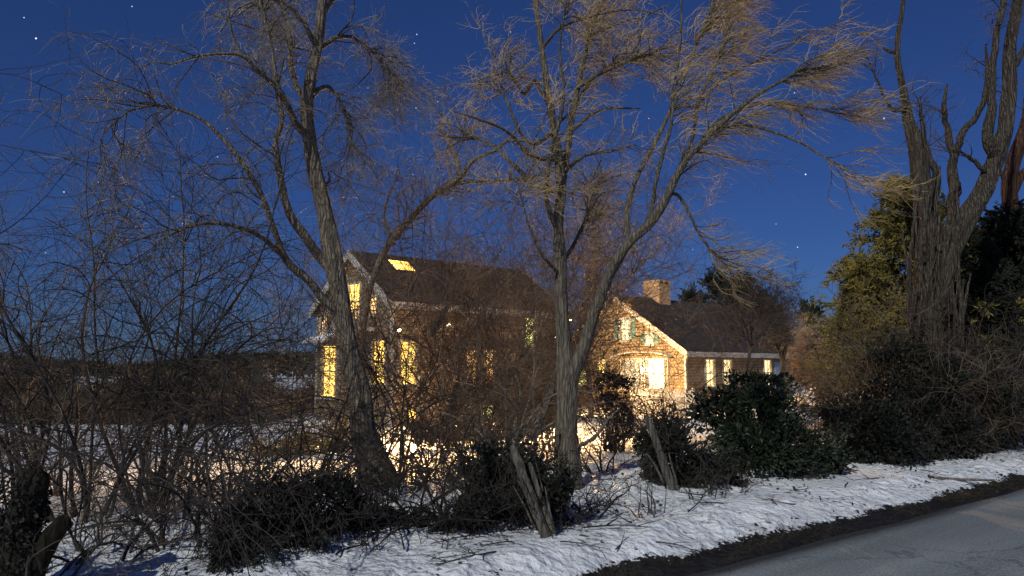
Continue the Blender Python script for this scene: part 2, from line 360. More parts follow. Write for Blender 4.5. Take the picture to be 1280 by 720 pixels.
sp2 = n_('ShaderNodeMix'); sp2.data_type = 'RGBA'; sp2.inputs['A'].default_value = (1, 1, 1, 1); l_(patches.outputs[0], sp2.inputs['Factor']); l_(specks.outputs[0], sp2.inputs['B'])
sn = mx(None, snowc.outputs[0], sp2.outputs['Result'], 'MULTIPLY')
nn = nz(26, 5); am = n_('ShaderNodeMath'); am.operation = 'MULTIPLY_ADD'; l_(nn.outputs[0], am.inputs[0]); am.inputs[1].default_value = 1.3; l_(at.outputs['Fac'], am.inputs[2]); ar = n_('ShaderNodeMapRange'); ar.inputs[1].default_value = 1.08; ar.inputs[2].default_value = 1.2; l_(am.outputs[0], ar.inputs[0])
fin = mx(ar.outputs[0], dirt.outputs[0], sn.outputs['Result']); l_(fin.outputs['Result'], b.inputs['Base Color'])
bp = n_('ShaderNodeBump'); bp.inputs['Distance'].default_value = .07; l_(nz(11, 8).outputs[0], bp.inputs['Height']); l_(bp.outputs[0], b.inputs['Normal'])
mb = MB(); mb.add(np.stack([XX, YY, ZZ], -1).reshape(-1, 3), q)
ground = mb.build('ground', 'snow', smooth=True); ground['kind'] = 'structure'
a = ground.data.attributes.new('snow', 'FLOAT', 'POINT'); a.data.foreach_set('value', MASK.ravel().astype(np.float32))
ground['label'] = 'snow covered yard, verge and field'

m = bpy.data.materials.new('asphalt'); m.use_nodes = True; t = m.node_tree; b = t.nodes['Principled BSDF']; M['asphalt'] = m
n_, l_ = t.nodes.new, t.links.new; c = n_('ShaderNodeTexCoord'); b.inputs['Roughness'].default_value = .75
mp = n_('ShaderNodeMapping'); mp.inputs['Rotation'].default_value = (0, 0, -math.atan2(EU[1], EU[0])); l_(c.outputs['Object'], mp.inputs[0])
mp2 = n_('ShaderNodeMapping'); mp2.inputs['Scale'].default_value = (.12, 1.3, 1); l_(mp.outputs[0], mp2.inputs[0])
k1 = n_('ShaderNodeTexNoise'); k1.inputs['Scale'].default_value = 1.4; k1.inputs['Detail'].default_value = 5; l_(mp2.outputs[0], k1.inputs['Vector'])
r1 = n_('ShaderNodeValToRGB'); r1.color_ramp.elements[0].position = .38; r1.color_ramp.elements[1].position = .66
r1.color_ramp.elements[0].color = (.17, .186, .195, 1); r1.color_ramp.elements[1].color = (.25, .272, .28, 1); l_(k1.outputs[0], r1.inputs[0])
k2 = n_('ShaderNodeTexNoise'); k2.inputs['Scale'].default_value = 55; k2.inputs['Detail'].default_value = 3; l_(c.outputs['Object'], k2.inputs['Vector'])
r2 = n_('ShaderNodeMapRange'); r2.inputs[1].default_value = .25; r2.inputs[2].default_value = .75; r2.inputs[3].default_value = .45; r2.inputs[4].default_value = 1.5; l_(k2.outputs[0], r2.inputs[0])
x1 = n_('ShaderNodeMix'); x1.data_type = 'RGBA'; x1.blend_type = 'MULTIPLY'; x1.inputs['Factor'].default_value = 1; l_(r1.outputs[0], x1.inputs['A']); l_(r2.outputs[0], x1.inputs['B'])
sx = n_('ShaderNodeSeparateXYZ'); l_(mp.outputs[0], sx.inputs[0])
kd = n_('ShaderNodeTexNoise'); kd.inputs['Scale'].default_value = 1.1; kd.inputs['Detail'].default_value = 7; l_(mp2.outputs[0], kd.inputs['Vector'])
ma = n_('ShaderNodeMath'); ma.operation = 'MULTIPLY_ADD'; l_(kd.outputs[0], ma.inputs[0]); ma.inputs[1].default_value = 1.1; l_(sx.outputs[1], ma.inputs[2])
mr = n_('ShaderNodeMapRange'); mr.inputs[1].default_value = 4.398 - .42 + .30; mr.inputs[2].default_value = 4.398 - .42 + .60; l_(ma.outputs[0], mr.inputs[0])
wet = n_('ShaderNodeMix'); wet.data_type = 'RGBA'; l_(mr.outputs[0], wet.inputs['Factor']); vc = n_('ShaderNodeTexVoronoi'); vc.feature = 'DISTANCE_TO_EDGE'; vc.inputs['Scale'].default_value = .55
wn = n_('ShaderNodeTexNoise'); wn.inputs['Scale'].default_value = 2.5; wn.inputs['Detail'].default_value = 6; l_(c.outputs['Object'], wn.inputs['Vector'])
wv = n_('ShaderNodeVectorMath'); wv.operation = 'MULTIPLY_ADD'; l_(wn.outputs['Color'], wv.inputs[0]); wv.inputs[1].default_value = (.6, .6, .6); l_(c.outputs['Object'], wv.inputs[2]); l_(wv.outputs[0], vc.inputs['Vector'])
cr_ = n_('ShaderNodeMapRange'); cr_.inputs[1].default_value = .0; cr_.inputs[2].default_value = .012; cr_.inputs[3].default_value = .6; l_(vc.outputs[0], cr_.inputs[0])
xc = n_('ShaderNodeMix'); xc.data_type = 'RGBA'; xc.blend_type = 'MULTIPLY'; xc.inputs['Factor'].default_value = 1; l_(x1.outputs['Result'], xc.inputs['A']); l_(cr_.outputs[0], xc.inputs['B'])
l_(xc.outputs['Result'], wet.inputs['A']); wet.inputs['B'].default_value = (.028, .027, .025, 1)
l_(wet.outputs['Result'], b.inputs['Base Color'])
bp = n_('ShaderNodeBump'); bp.inputs['Distance'].default_value = .006; l_(k2.outputs[0], bp.inputs['Height']); l_(bp.outputs[0], b.inputs['Normal'])
rt = axis(-900, 900, -8, 20, .25); rs = []
mb = MB(); rows = []
for tt in rt:
    e = -.42 - (.07 * noise.noise((tt * .8, 0, 2)) + .05 * noise.noise((tt * 4, 0, 5)) if abs(tt) < 60 else 0)
    rows.append([[E0[0] + tt * EU[0] + ss * EN[0], E0[1] + tt * EU[1] + ss * EN[1], z] for ss, z in ((e, .0), (e - .05, .012), (-2.5, .03), (-4.4, .045), (-6.5, .02), (-8.2, -.01))])
rows = np.array(rows); ii = np.arange(rows.shape[0] * 6).reshape(-1, 6)
mb.add(rows.reshape(-1, 3), np.stack([ii[:-1, :-1], ii[:-1, 1:], ii[1:, 1:], ii[1:, :-1]], -1).reshape(-1, 4)[:, ::-1])
road = mb.build('road', 'asphalt', smooth=True); tag(road, 'grey asphalt road', kind='structure')

# ------------------------------------------------------------------ houses
TH = math.atan2(.669, .744)
def win(parent, face, a0, a1, z0, z1, m, cols=2, rows=2, name='window', fw=.07, sill=True):
    """face 'long' (y=0, outward -y, a = local x) or 'gable' (x=0, outward -x, a = local y)"""
    def bx(mb_, a, b_, za, zb, o0, o1):
        if face == 'long': mb_.box((a, -o1, za), (b_, -o0, zb))
        else: mb_.box((-o1, a, za), (-o0, b_, zb))
    f = MB()
    bx(f, a0 - fw, a0, z0 - fw, z1 + fw, .003, .07); bx(f, a1, a1 + fw, z0 - fw, z1 + fw, .003, .07)
    bx(f, a0, a1, z1, z1 + fw, .003, .07); bx(f, a0, a1, z0 - fw, z0, .003, .07)
    for i in range(1, cols): x = a0 + (a1 - a0) * i / cols; bx(f, x - .014, x + .014, z0, z1, .012, .04)
    for i in range(1, rows): z = z0 + (z1 - z0) * i / rows; bx(f, a0, a1, z - (.028 if i * 2 == rows else .014), z + (.028 if i * 2 == rows else .014), .013, .045)
    fr = f.build(name, 'trim', parent)
    fr['_local'] = 1
    p = MB(); bx(p, a0, a1, z0, z1, .004, .011); p.build('pane', m, fr)
    if (a1 - a0) > .58 and (z1 - z0) > 1.0:
        for e0, e1 in ((a0, a0 + (a1 - a0) * .16), (a1 - (a1 - a0) * .16, a1)):
            cm = MB(); nfold = 5
            for q_ in range(nfold): w_ = (e1 - e0) / nfold; bx(cm, e0 + q_ * w_ + .003, e0 + (q_ + 1) * w_, z0 + .01, z1 - .01, .0111, .0125 + .004 * (q_ % 2))
            cm.build('curtain', 'curtain', fr)
    if sill: s_ = MB(); bx(s_, a0 - fw - .04, a1 + fw + .04, z0 - fw - .05, z0 - fw, .003, .12); s_.build('sill', 'trim', fr)
    return fr
def shutters(parent, face, a0, a1, z0, z1, w=.32):
    for a, b_ in ((a0 - .08 - w, a0 - .08), (a1 + .08, a1 + .08 + w)):
        f = MB()
        def bx(x0, x1, za, zb, o0, o1):
            if face == 'long': f.box((x0, -o1, za), (x1, -o0, zb))
            else: f.box((-o1, x0, za), (-o0, x1, zb))
        bx(a, b_, z0, z1, .003, .03)
        n = int((z1 - z0) / .09)
        for k in range(n): bx(a + .04, b_ - .04, z0 + .05 + k * .09, z0 + .09 + k * .09, .031, .045)
        f.build('shutter', 'shutter', parent)
def house_shell(root, L, Wd, zb, ze, zr, oh=.25, rake=.22):
    w = MB()
    w.prism([(0, zb), (Wd, zb), (Wd, ze), (Wd / 2, zr), (0, ze)], 0, 0, L); w.build('wall', 'shingle', root)
    r = MB(); sl = (zr - ze) / (Wd / 2); th = .16
    for sgn in (0, 1):
        pts = [(-oh, ze - oh * sl), (Wd / 2, zr), (Wd / 2, zr + th), (-oh, ze - oh * sl + th)]
        pts = [(p[0], p[1] + .02) for p in pts]
        if sgn: pts = [(Wd - p[0], p[1]) for p in pts][::-1]
        r.prism(pts, 0, -rake, L + rake)
    rf = r.build('roof', 'roofing', root); rf['_local'] = 1
    tr = MB()
    for x0 in (-rake - .05, L + rake + .003):
        for sgn in (0, 1):
            pts = [(-oh - .02, ze - oh * sl - .16), (Wd / 2, zr - .14), (Wd / 2, zr + th + .03), (-oh - .02, ze - oh * sl + th + .03)]
            if sgn: pts = [(Wd - p[0], p[1]) for p in pts][::-1]
            tr.prism(pts, 0, x0, x0 + .047)
    for y0 in (-oh - .045, Wd + oh + .003):
        tr.box((-rake, y0, ze - oh * sl - .1), (L + rake, y0 + .042, ze - oh * sl + th))
    tr.build('rake_trim', 'trim', root)
    return rf
# main house
h1 = empty('main_house', (-4.43, 28, -.6), TH, True)
tag(h1, 'brown shingled main house with steep gable and many lit windows behind the thicket', 'house')
def hz(z): return z + .6
rf = house_shell(h1, 9.0, 5.74, -.2, hz(4.05), hz(6.10))
win(h1, 'gable', 3.95, 5.2, hz(.44), hz(2.5), 'win_warm', 2, 4, 'glass_door')
win(h1, 'gable', .3, 1.3, hz(1.0), hz(2.62), 'win_warm', 2, 2)
win(h1, 'gable', 2.2, 3.2, hz(3.5), hz(4.9), 'win_warm', 2, 2)
win(h1, 'gable', 1.0, 1.42, hz(3.65), hz(4.3), 'win_orange', 1, 2)
win(h1, 'gable', 4.85, 5.45, hz(3.05), hz(3.75), 'win_orange', 2, 2)
win(h1, 'long', .3, 1.15, hz(1.0), hz(2.58), 'win_warm', 2, 2)
win(h1, 'long', 3.45, 4.08, hz(1.0), hz(2.3), 'win_orange', 2, 2)
win(h1, 'long', 4.35, 5.0, hz(1.0), hz(2.3), 'win_orange', 2, 2)
win(h1, 'long', 6.6, 7.35, hz(2.5), hz(3.75), 'win_green', 2, 2)
win(h1, 'long', .75, 1.1, hz(-.3), hz(.12), 'win_warm', 1, 1)
win(h1, 'long', 4.35, 4.85, hz(-.3), hz(.12), 'win_green', 1, 1)
# skylight on the front slope
sl1 = (6.10 - 4.05) / 2.87
def roofz(w): return hz(4.05) + sl1 * w + .18
f = MB()
for a, b_, w0, w1 in ((1.2, 2.3, 1.62, 1.68), (1.2, 2.3, 2.38, 2.44), (1.2, 1.26, 1.68, 2.38), (2.24, 2.3, 1.68, 2.38)):
    f.add([[x, w, roofz(w) + dz] for x in (a, b_) for w in (w0, w1) for dz in (0.005, .10)], [[0, 1, 3, 2], [4, 6, 7, 5], [0, 4, 5, 1], [2, 3, 7, 6], [0, 2, 6, 4], [1, 5, 7, 3]])
sk = f.build('skylight', 'fixture', rf); sk['_local'] = 1
f = MB(); f.add([[1.26, 1.68, roofz(1.68) + .06], [2.24, 1.68, roofz(1.68) + .06], [2.24, 2.38, roofz(2.38) + .06], [1.26, 2.38, roofz(2.38) + .06]], [[0, 1, 2, 3]])
f.build('pane', 'win_warm', sk)
# corner boards
for (x, y) in ((-.03, -.03), (-.03, 5.66), (8.92, -.03)): f = MB(); f.box((x, y, -.1), (x + .11, y + .11, hz(3.85))); f.build('corner_board', 'trim', h1)
# balcony on the gable
f = MB(); f.box((-1.0, .8, hz(3.0)), (-.003, 3.6, hz(3.12))); bal = f.build('balcony', 'trim', h1); bal['_local'] = 1
f = MB(); f.box((-1.0, .8, hz(3.72)), (-.94, 3.6, hz(3.78)))
for y in np.arange(.86, 3.6, .14): f.box((-.985, y, hz(3.12)), (-.955, y + .03, hz(3.72)))
for y in (.8, 3.54): f.box((-1.0, y, hz(3.12)), (-.94, y + .06, hz(3.9))); f.box((-.94, y + .01, hz(3.72)), (-.003, y + .05, hz(3.78)))
f.build('railing', 'trim', bal)
# door hood with snow
f = MB(); f.add([[-.8, 3.7, hz(2.62)], [-.8, 5.5, hz(2.62)], [-.003, 5.5, hz(2.85)], [-.003, 3.7, hz(2.85)], [-.8, 3.7, hz(2.7)], [-.8, 5.5, hz(2.7)], [-.003, 5.5, hz(2.95)], [-.003, 3.7, hz(2.95)]],
    [[0, 1, 2, 3], [4, 7, 6, 5], [0, 4, 5, 1], [1, 5, 6, 2], [2, 6, 7, 3], [3, 7, 4, 0]]); hd = f.build('door_hood', 'trim', h1); hd['_local'] = 1
f = MB(); f.add([[-.78, 3.72, hz(2.71)], [-.78, 5.48, hz(2.71)], [-.01, 5.48, hz(2.955)], [-.01, 3.72, hz(2.955)], [-.74, 3.76, hz(2.80)], [-.74, 5.44, hz(2.79)], [-.01, 5.44, hz(3.04)], [-.01, 3.76, hz(3.06)]],
    [[0, 1, 2, 3], [4, 7, 6, 5], [0, 4, 5, 1], [1, 5, 6, 2], [2, 6, 7, 3], [3, 7, 4, 0]]); f.build('snow', 'snowcap', hd)
# floodlights (fixtures modelled, lamp inside each; some added for warmer snow)
def fixture(parent, x, y, z, aim, power, ang=150, col=(1.0, .60, .25), size=.12, name='floodlight', blend=.6):
    f = MB(); f.box((x - .06, y - .003, z - .06), (x + .06, y + .03, z + .06)); f.tube(np.array([[[x, y, z], [x, y - .12, z - .02], [x, y - .2, z - .06]]]), np.array([[.02, .02, .02]]), 8)
    f.tube(np.array([[[x, y - .16, z - .02], [x, y - .22, z - .08], [x, y - .3, z - .15]]]), np.array([[.03, .07, .10]]), 12)
    fx = f.build(name, 'fixture', parent); fx['_local'] = 1
    g = MB(); g.tube(np.array([[[x, y - .285, z - .13], [x, y - .30, z - .15]]]), np.array([[.09, .002]]), 12); g.build('bulb', 'lampglass', fx)
    ld = bpy.data.lights.new('flood_lamp', 'SPOT'); ld.energy = power; ld.color = col; ld.spot_size = math.radians(ang); ld.spot_blend = blend; ld.shadow_soft_size = size
    lo = bpy.data.objects.new('flood_lamp', ld); COL.objects.link(lo); lo.parent = fx; lo.location = (x, y - .34, z - .2)
    aim = Vector(aim); lo.rotation_euler = aim.to_track_quat('-Z', 'Y').to_euler()
    return fx
# local axes: +x along the long wall, -y out of the long wall
fixture(h1, 8.9, -.0, hz(3.5), (.75, .1, -.1), 15000, 150)       # toward the cottage gable and side yard
fixture(h1, 2.4, -.0, hz(3.4), (-.1, -1, -1.0), 9000, 115)
fixture(h1, .12, -.0, hz(3.1), (-.75, -1, -.19), 28000, 72, blend=.9)  # extra flood, source unseen, added for warm light on the yard
fixture(h1, 8.3, -.0, hz(3.1), (-1.25, -1, -.30), 36000, 50, blend=.9)         # added flood with no seen source, warms the front yard snow
# cottage
h2 = empty('gabled_cottage', (8.65, 38, -.6), TH, True)
tag(h2, 'shingled cottage with floodlit gable, white rakes and square brick chimney right of the main house', 'house')
rf2 = house_shell(h2, 10.6, 8.9, -.2, hz(2.42), hz(5.40))
ch = MB()
ch.box((3.15, 3.9, hz(4.6)), (4.2, 5.0, hz(6.30))); ch.box((3.11, 3.86, hz(6.30)), (4.24, 5.04, hz(6.40)))
for x0 in (3.15, 3.62, 4.1): ch.box((x0, 3.9, hz(6.40)), (x0 + .1, 5.0, hz(6.54)))
ch.box((3.12, 3.87, hz(6.54)), (4.23, 5.03, hz(6.62)))
cho = ch.build('chimney', 'brick', rf2)
win(h2, 'gable', 3.5, 4.15, hz(3.1), hz(4.25), 'win_white', 2, 2); shutters(h2, 'gable', 3.5, 4.15, hz(3.1), hz(4.25))
win(h2, 'gable', 1.95, 2.4, hz(2.85), hz(3.43), 'win_white', 2, 2); shutters(h2, 'gable', 1.95, 2.4, hz(2.85), hz(3.43), .26)
win(h2, 'gable', 1.1, 2.5, hz(.55), hz(2.05), 'win_white', 3, 2, 'wall_glow_window')  # glowing panes put in for a lamplit white wall
win(h2, 'gable', 2.75, 4.1, hz(.55), hz(2.05), 'wall_glow_soft', 3, 2, 'wall_glow_window')  # dimmer glowing panes for the peach side of that lamplit wall
win(h2, 'gable', 7.7, 8.3, hz(1.6), hz(2.35), 'win_green', 1, 2)
win(h2, 'gable', 6.6, 7.5, hz(.67), hz(1.5), 'win_green', 2, 2)
win(h2, 'gable', 5.3, 5.7, hz(.8), hz(2.05), 'win_warm', 1, 2)
for a0, a1 in ((1.67, 2.47), (3.3, 4.06), (7.4, 8.15)): win(h2, 'long', a0, a1, hz(.66), hz(2.02), 'win_pale', 2, 2)
f = MB(); f.box((8.55, -.06, hz(-.1)), (9.35, -.003, hz(1.95))); f.build('door', 'sky_lit_door', h2)
for (x, y) in ((-.03, -.03), (-.03, 8.82), (10.52, -.03)): f = MB(); f.box((x, y, -.1), (x + .11, y + .11, hz(2.25))); f.build('corner_board', 'trim', h2)
# white arched hood over the glowing wall panes, with lamp under it
f = MB(); K = 16
ang = np.linspace(0, math.pi, K); yy = 2.6 + 1.9 * np.cos(ang); zz = hz(2.12) + .32 * np.sin(ang)
v = []; 
for o_, dz in ((-.003, 0), (-.5, -.05)):
    for i in range(K): v.append([o_, yy[i], zz[i] + dz]); v.append([o_, yy[i], zz[i] + dz + .06])
fs = []
for i in range(K - 1):
    for k in (0, 1): a_ = 2 * i + k; fs.append([a_, a_ + 2, a_ + 2 + 2 * K, a_ + 2 * K])
    a_ = 2 * i + 2 * K; fs.append([a_, a_ + 1, a_ + 3, a_ + 2])
f.add(v, fs); hood = f.build('window_hood', 'trim', h2); hood['_local'] = 1
f = MB(); f.box((-.10, 2.57, hz(1.2)), (-.003, 2.67, hz(1.75))); wl = f.build('wall_lantern', 'fixture', h2); wl['_local'] = 1
f = MB(); f.tube(np.array([[[-.17, 2.62, hz(1.3)], [-.17, 2.62, hz(1.4)], [-.17, 2.62, hz(1.6)], [-.17, 2.62, hz(1.66)]]]), np.array([[.02, .07, .07, .02]]), 10); f.build('lamp_glass', 'lampglass', wl)
ld = bpy.data.lights.new('lantern_lamp', 'POINT'); ld.energy = 130; ld.color = (1, .72, .38); ld.shadow_soft_size = .08
lo = bpy.data.objects.new('lantern_lamp', ld); COL.objects.link(lo); lo.parent = wl; lo.location = (-.45, 2.62, hz(1.5))

# picket fence in front of the cottage
fe = empty('picket_fence', (*P(800, 500, 35)[:2], -.6)); tag(fe, 'white picket fence section standing in the lit yard before the cottage', 'fence')
a = P(790, 500, 36.0)[:2]; b_ = P(868, 500, 33.5)[:2]
f = MB(); n = 34
for i in range(n):
    p = a + (b_ - a) * i / (n - 1); z1 = .62 + .02 * math.sin(i * 2.3)
    f.prism([(p[0] - .035, -.55), (p[0] + .035, -.55), (p[0] + .035, z1 - .06), (p[0], z1), (p[0] - .035, z1 - .06)], 1, p[1] - .012, p[1] + .012)
f.build('pickets', 'trim', fe)
f = MB(); d = (b_ - a) / np.linalg.norm(b_ - a)
for z in (-.3, .35):
    f.tube(np.array([[[a[0] - .1, a[1] + .05, z], [b_[0] + .1, b_[1] + .05, z]]]), np.array([[.045, .045]]), 4)
f.build('rail', 'trim', fe)
for p in (a, (a + b_) / 2, b_):
    f = MB(); f.box((p[0] - .06, p[1] + .08, -.7), (p[0] + .06, p[1] + .2, .72)); f.build('post', 'trim', fe)
# ------------------------------------------------------------------ trees
def limb(mb, pts, n=None, sides=10, rng=None, lump=.1, m=0):
    """pts: (px, py, Y, half width in px)"""
    w = [[*P(a, b_, Y), r * .75 * Y / F] for a, b_, Y, r in pts]
    n = n or max(6, len(w) * 4); c_ = cr(w, n)
    pp = c_[:, :3].copy(); rr = np.maximum(c_[:, 3], .003)
    kc = max(4, n // 5) if n > 30 else n
    jt = rng.normal(0, 1, (kc, 3)); jt = np.stack([np.interp(np.linspace(0, kc - 1, n), np.arange(kc), jt[:, i]) for i in range(3)], 1)
    jt[:2] = 0; pp += jt * (rr[:, None] * (.10 if n > 30 else .18))
    mb.tube(pp[None], rr[None], sides, m=m, lump=lump, rng=rng)
    return (pp[None], rr[None])
def crown(mb, lines, rng, n2, l2, n3, l3, bend2=(0, 0, 0), bend3=(0, 0, -1), t0=.3, ang=.8, r2=.012, r3=.0035, m2=0, m3=1, bias2=(0, 0, 0), bias3=(0, 0, 0), K2=9, K3=6, jit=.38, j3=.42, n4=0, l4=(.1, .3), r4=.0022, power=1.3, clump=True, dens=.43):
    if clump:
        n2 = int(n2 * 1.5); n3 = int(n3 * dens); n4 = int(n4 * dens)
    p, t_, r = pick(lines, n2, rng, t0, 1, power)
    if clump:
        kp = np.array([noise.noise((a * 1.5, b_ * 1.5, c_ * 1.5)) for a, b_, c_ in p]) > -.02; p, t_, r = p[kp], t_[kp], r[kp]; n2 = len(p)
    d = side(t_, rng, ang, bias2); L = rng.uniform(*l2, n2); r0 = np.minimum(r * .7, r2 * L / np.mean(l2))
    s2 = strands(p, d, L, K2, bend2, jit, rng); R2 = taper(n2, K2, np.maximum(r0, r3), r3 * .8); mb.tube(s2, R2, 4, m=m2)
    p, t_, r = pick([(s2, R2)], n3, rng, .15, 1, 1.2)
    d = side(t_, rng, ang, bias3); L = rng.uniform(*l3, n3)
    s3 = strands(p, d, L, K3, bend3, j3, rng); R3 = taper(n3, K3, r3, r3 * .4); mb.tube(s3, R3, 3, m=m3)
    if n4:
        p, t_, r = pick([(s3, R3)], n4, rng, .1, 1, 1)
        d = side(t_, rng, ang, bias3); s4 = strands(p, d, rng.uniform(*l4, n4), 4, bend3, j3, rng); mb.tube(s4, taper(n4, 4, r4, r4 * .5), 3, m=m3)
    return s2, R2

# --- left willow
rng = np.random.default_rng(3)
g = G(474, 612); t1 = empty('willow_tree', g); Y1 = g[1]
tag(t1, 'tall leaning bare willow with furrowed trunk and drooping twigs left of the main house gable', 'tree', 'bare roadside trees')
mb = MB(); A = Y1
trunk = limb(mb, [(476, 622, A, 42), (471, 596, A, 31), (462, 560, A, 23), (450, 510, A, 18), (440, 455, A, 16), (431, 405, A, 14.5), (423, 362, A, 13.5), (415, 325, A, 16), (405, 262, A, 13), (393, 205, A, 12), (384, 150, A, 11), (389, 100, A, 10), (398, 55, A, 9), (403, 0, A, 8), (407, -70, A, 6), (412, -150, A, 4), (418, -220, A, 2)], 110, 40, rng, .11)
L = []
L.append(limb(mb, [(420, 345, A, 8), (401, 325, A, 8), (381, 296, A - .2, 8), (362, 266, A - .3, 7), (351, 222, A - .4, 6), (345, 178, A - .5, 5), (352, 150, A - .5, 5), (345, 100, A - .6, 4), (338, 50, A - .6, 3), (325, 0, A - .7, 3), (318, -60, A - .7, 2)], None, 10, rng))
L.append(limb(mb, [(428, 395, A, 7), (405, 376, A - .1, 7), (388, 352, A - .2, 6.5), (357, 322, A - .4, 6), (341, 282, A - .6, 5), (325, 240, A - .8, 4.5), (300, 200, A - 1, 4), (275, 170, A - 1.1, 3.5), (250, 148, A - 1.2, 3), (220, 136, A - 1.3, 2.6), (190, 132, A - 1.3, 2.2), (160, 140, A - 1.4, 1.7), (136, 160, A - 1.4, 1.2), (122, 180, A - 1.4, .7)], None, 8, rng))
L.append(limb(mb, [(357, 322, A - .4, 5), (330, 298, A - .7, 4.2), (300, 284, A - 1, 3.6), (265, 279, A - 1.2, 3), (235, 284, A - 1.4, 2.4), (205, 298, A - 1.6, 1.6), (192, 306, A - 1.6, .8)], None, 8, rng))
L.append(limb(mb, [(388, 175, A, 7), (370, 155, A - .2, 6), (351, 116, A - .5, 5), (326, 92, A - .8, 4), (303, 70, A - 1, 3.4), (270, 68, A - 1.2, 2.8), (240, 72, A - 1.4, 2.2), (215, 80, A - 1.5, 1.8), (190, 78, A - 1.6, 1.3), (163, 94, A - 1.6, .6)], None, 8, rng))
L.append(limb(mb, [(392, 70, A, 6), (412, 52, A + .3, 4.5), (432, 45, A + .5, 3.6), (452, 55, A + .6, 2.8), (476, 76, A + .8, 2), (500, 102, A + .9, .8)], None, 7, rng))
L.append(limb(mb, [(390, 120, A, 5), (408, 108, A + .2, 4), (424, 124, A + .3, 3), (436, 158, A + .4, 2), (441, 192, A + .4, .8)], None, 7, rng))
L.append(limb(mb, [(386, 140, A, 6), (365, 90, A + .3, 5), (362, 40, A + .5, 4), (350, -10, A + .7, 3), (345, -70, A + .8, 2)], None, 7, rng))
L.append(limb(mb, [(396, 60, A, 5), (378, 25, A - .3, 4), (350, 0, A - .5, 3), (310, -15, A - .8, 2), (275, 2, A - 1, 1)], None, 7, rng))
L.append(limb(mb, [(402, 20, A, 5), (425, -10, A + .3, 4), (455, -20, A + .5, 3), (485, 0, A + .8, 1.5)], None, 7, rng))
L.append(limb(mb, [(402, 240, A, 3.5), (412, 225, A + .2, 2.5), (410, 215, A + .2, 1.5)], None, 6, rng))
L.append(limb(mb, [(303, 70, A - 1, 3), (292, 48, A - 1, 2.4), (286, 20, A - 1.1, 2), (280, -20, A - 1.2, 1)], None, 6, rng))
mb.build('trunk', 'bark_willow', t1, True)
mb = MB()
crown(mb, L, rng, 210, (.35, 1.2), 4200, (.15, .55), (0, 0, -1.1), (-.1, 0, -1.6), .3, .8, .009, .0032, n4=7000, l4=(.08, .3), power=1.1)
crown(mb, L[3:10], rng, 160, (.3, .9), 3800, (.12, .45), (-.2, 0, -1.0), (-.3, 0, -1.2), .25, .9, .008, .003, n4=4000)
mb.build('crown', ['bark_grey', 'twig_grey'], t1)

# --- centre double stemmed tree
rng = np.random.default_rng(8)
g = G(712, 614); t2 = empty('forked_tree', g); A = g[1]
tag(t2, 'tall bare tree at centre forking low, its right stem leaning toward the cottage chimney', 'tree', 'bare roadside trees')
mb = MB()
L = []
tr = limb(mb, [(714, 622, A, 30), (712, 600, A, 23), (710, 560, A, 19), (708, 520, A, 18), (707, 470, A, 16), (704, 420, A, 12), (702, 370, A, 10.5), (700, 325, A, 10), (697, 282, A, 9), (702, 238, A, 8.5), (699, 200, A, 7.5), (692, 165, A, 6.5), (687, 130, A, 6), (682, 90, A, 5), (676, 50, A, 4.5), (671, 10, A, 4), (668, -50, A, 3), (664, -120, A, 1.5)], 100, 32, rng, .08)
L.append(limb(mb, [(701, 245, A, 6), (711, 180, A + .2, 5.5), (716, 140, A + .3, 5), (723, 108, A + .4, 4.5), (729, 75, A + .5, 4), (737, 45, A + .6, 3.4), (750, 0, A + .8, 2.8), (762, -60, A + 1, 1.8)], None, 8, rng))
L.append(limb(mb, [(698, 290, A, 5), (686, 262, A - .2, 4.6), (683, 235, A - .3, 4), (688, 190, A - .4, 3.5), (700, 150, A - .5, 3), (705, 110, A - .6, 2.5), (700, 60, A - .7, 2), (708, 0, A - .8, 1.5)], None, 8, rng))
st = limb(mb, [(708, 520, A, 12), (713, 486, A, 12), (722, 452, A - .05, 11), (735, 412, A - .1, 10), (750, 372, A - .2, 9), (766, 336, A - .3, 8.5), (786, 305, A - .4, 8), (810, 281, A - .5, 7.5), (829, 256, A - .6, 7), (846, 221, A - .7, 6), (861, 195, A - .8, 5), (885, 170, A - .9, 4.5), (906, 150, A - 1, 4), (945, 120, A - 1.1, 3), (980, 100, A - 1.2, 2.4), (1012, 86, A - 1.3, 1.6), (1066, 78, A - 1.4, .7)], 100, 24, rng, .07)
R_ = [st]
R_.append(limb(mb, [(880, 172, A - .9, 3.5), (905, 146, A - .8, 3), (955, 130, A - .8, 2.4), (997, 132, A - .8, 1.7), (1056, 143, A - .8, .6)], None, 7, rng))
R_.append(limb(mb, [(893, 160, A - .9, 3.3), (922, 156, A - 1, 3), (955, 161, A - 1.1, 2.6), (995, 176, A - 1.2, 2.1), (1030, 196, A - 1.3, 1.6), (1070, 217, A - 1.4, .8)], None, 7, rng))
R_.append(limb(mb, [(838, 240, A - .6, 3.5), (851, 248, A - .5, 3), (862, 268, A - .5, 2.6), (876, 296, A - .4, 2.2), (895, 320, A - .4, 1.8), (912, 338, A - .3, 1)], None, 7, rng))
R_.append(limb(mb, [(786, 306, A - .4, 5), (784, 262, A - .3, 4.5), (796, 221, A - .2, 4), (820, 176, A - .1, 3.6), (841, 131, A, 3.2), (856, 95, A, 3), (872, 50, A + .1, 2.5), (893, 0, A + .2, 2), (905, -50, A + .3, 1)], None, 8, rng))
R_.append(limb(mb, [(812, 278, A - .5, 4), (818, 240, A - .6, 3.6), (826, 200, A - .7, 3.2), (838, 160, A - .8, 2.8), (842, 115, A - .8, 2.4), (850, 60, A - .9, 2), (852, 0, A - 1, 1.4)], None, 7, rng))
